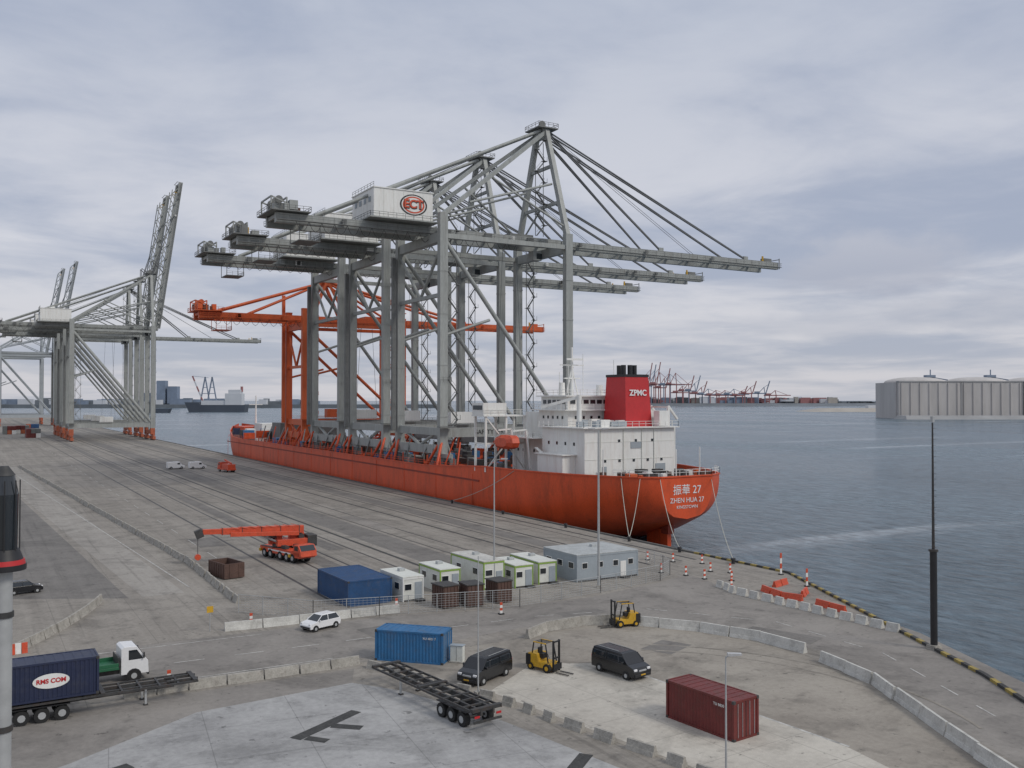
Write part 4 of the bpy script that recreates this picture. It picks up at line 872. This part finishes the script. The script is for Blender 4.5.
def rope(a,b_,sag=1.0,r=.06):
    o=B("mooring_line"); a=Vector(a);b_=Vector(b_); pr=a
    for i in range(1,13):
        t=i/12; p=a.lerp(b_,t)-Vector((0,0,4*sag*t*(1-t))); o.tube("rope",pr,p,r,M['rope'],5); pr=p
    o.done()
rope((103,133,8.2),(89.2,118,.6),1.2); rope((101,136,8.2),(89.2,118,.6),.8); rope((106,131.2,8),(89.2,106,.6),1.6); rope((119,132.5,8),(89.2,95,.6),1.6); rope((93,160,8.2),(89.2,180,.6),.8)

# ------------------------------------------------------------------ far shore
def far(name,e,n,z=-5): x,y=ch(e,n); return B(name,(x,y,z),R(-30))
for e in (613,704,795,886):
    b=far("lng_storage_tank",e,1430)
    b.tube("wall",(0,0,0),(0,0,54),44,M['tank'],64)
    for i in range(6):
        a0,a1=i/6*math.pi/2,(i+1)/6*math.pi/2; b.tube("dome",(0,0,54+8*math.sin(a0)),(0,0,54+8*math.sin(a1)),43.8*math.cos(a0),M['tank'],56,max(.5,43.8*math.cos(a1)))
    b.box("top_platform",(18,-10,63),(14,10,3.5),M['farblue']); b.tube("pipe_mast",(20,-8,62),(20,-8,73),.8,M['farblue'],6); b.beam("roof_gangway",(18,-10,62),(40,-22,57),2,1.5,M['farblue'])
    b.done()
# long pale concrete wall in front of the tanks, in bays with pilasters
b=far("concrete_containment_wall",850,1370)
for i in range(6):
    x0=-288+i*92; b.box("wall_bay",(x0+45,(i%2)*2,26.5),(90,8,53),M['tank']); b.box("coping",(x0+45,(i%2)*2,53.8),(91,9.5,1.6),M['dyke'])
    for j in range(7): b.box("pilasters",(x0+4+j*13.6,-4.5+(i%2)*2,26),(1.6,1.4,52),M['tank'])
    b.box("joint",(x0+91,-3.5,26),(1.6,2,52),M['dyke'])
b.box("end_return",(-286,40,26.5),(8,76,53),M['tank']); b.done()
b=far("breakwater",900,1320); b.hexa("dyke",[(-352,-14,0),(700,-14,0),(700,30,0),(-352,30,0)],[(-347,0,5),(700,0,5),(700,30,5),(-347,30,5)],M['dyke']); b.done()
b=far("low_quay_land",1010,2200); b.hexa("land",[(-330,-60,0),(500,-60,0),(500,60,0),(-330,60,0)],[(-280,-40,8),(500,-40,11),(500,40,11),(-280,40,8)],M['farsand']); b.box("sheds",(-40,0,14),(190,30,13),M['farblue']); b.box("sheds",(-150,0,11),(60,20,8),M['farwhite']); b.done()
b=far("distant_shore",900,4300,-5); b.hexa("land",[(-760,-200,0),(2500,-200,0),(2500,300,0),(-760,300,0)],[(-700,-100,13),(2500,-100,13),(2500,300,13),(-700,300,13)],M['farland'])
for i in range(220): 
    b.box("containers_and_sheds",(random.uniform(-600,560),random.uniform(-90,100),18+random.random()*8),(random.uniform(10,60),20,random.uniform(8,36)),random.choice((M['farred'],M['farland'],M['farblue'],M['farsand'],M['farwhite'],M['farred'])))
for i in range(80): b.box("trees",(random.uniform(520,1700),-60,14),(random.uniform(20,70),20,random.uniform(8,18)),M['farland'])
b.done()
def farcrane(e,n,h,m,up):
    b=far("distant_port_crane",e,n,6)
    for x in(0,30): b.beam("legs",(x,0,0),(x,0,h*.45),4,4,m)
    b.beam("girder",(-25,0,h*.45),(34,0,h*.45),4,5,m); b.beam("tower",(30,0,h*.45),(26,0,h*.72),3,3,m); b.beam("stay",(0,0,h*.45),(26,0,h*.72),2.5,2.5,m)
    b.box("house",(-5,0,h*.45+5),(22,10,8),m)
    if up: b.beam("boom",(34,0,h*.45),(52,0,h*1.0),4,4,m); b.beam("stay",(26,0,h*.72),(47,0,h*.85),1.5,1.5,m)
    else: b.beam("boom",(34,0,h*.45),(95,0,h*.45),4,4,m); b.beam("stay",(26,0,h*.72),(80,0,h*.47),1.6,1.6,m)
    b.done()
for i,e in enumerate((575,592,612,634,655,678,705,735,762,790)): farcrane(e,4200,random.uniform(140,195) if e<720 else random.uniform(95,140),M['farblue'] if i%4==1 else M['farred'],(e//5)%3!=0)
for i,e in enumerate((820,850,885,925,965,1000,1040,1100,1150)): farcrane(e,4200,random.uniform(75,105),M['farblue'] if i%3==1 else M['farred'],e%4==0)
b=far("distant_shore",-1200,3300,-5); b.box("land",(0,0,6),(1900,200,12),M['farland'])
for i in range(90): b.box("sheds",(random.uniform(-900,500),random.uniform(-60,60),14+random.random()*8),(random.uniform(15,60),25,random.uniform(8,30)),random.choice((M['farblue'],M['farland'],M['farblue'],M['farwhite'])))
b.box("silo_tower",(-28,0,55),(30,30,80),M['farblue']); b.box("silo_tower",(12,0,45),(34,30,60),M['farblue']); b.box("silo_tower",(-75,0,32),(34,30,40),M['farblue']); b.done()
b=far("offshore_crane_vessel",-672,2150,-5)
b.prism("hull",[(-62,0),(-72,22),(-40,22),(-36,16),(66,16),(64,0)],30,M['fardark'])
b.box("house",(38,0,29),(38,24,26),M['farwhite']); b.box("house",(40,0,46),(28,20,9),M['farwhite']); b.box("deck_gear",(-8,0,21),(56,20,10),M['farwhite']); b.tube("funnel",(54,0,46),(54,0,58),3,M['farred'],8)
for x in(-30,-14):
    b.beam("a_frame",(x-12,0,15),(x,0,80),2.4,2.4,M['farblue']); b.beam("a_frame",(x+12,0,15),(x,0,80),2.4,2.4,M['farblue'])
    for z in (28,42,56): kx=12*(1-(z-15)/65); b.beam("a_frame",(x-kx,0,z),(x+kx,0,z),1.4,1.4,M['farblue'])
for i in range(5): b.beam("jib",(-34-i*5,0,22+i*12),(-39-i*5,0,34+i*12),2.8,2.8,M['farwhite'] if i%2 else M['farred'])
b.beam("jib",(-22,0,78),(-58,0,82),.8,.8,M['farblue'])
b.done()
b=far("cargo_vessel",-770,2000,-5); b.prism("hull",[(-40,0),(-46,9),(44,9),(40,0)],18,M['fardark']); b.box("house",(-22,0,16),(16,14,16),M['farwhite']); b.done()
for i,(x,y) in enumerate(((20,690),(28,700),(8,640),(0,660),(-40,640),(-60,700),(30,620),(36,740))):
    b=B("container_stack",(x,y,0))
    for a in range(3):
        for c in range(2): b.box("container",(a*2.6,0,1.3+c*2.6),(2.44,12.2,2.55),random.choice((M['blue'],M['maroon'],M['greyd'],M['borange'],M['white'])))
    b.done()
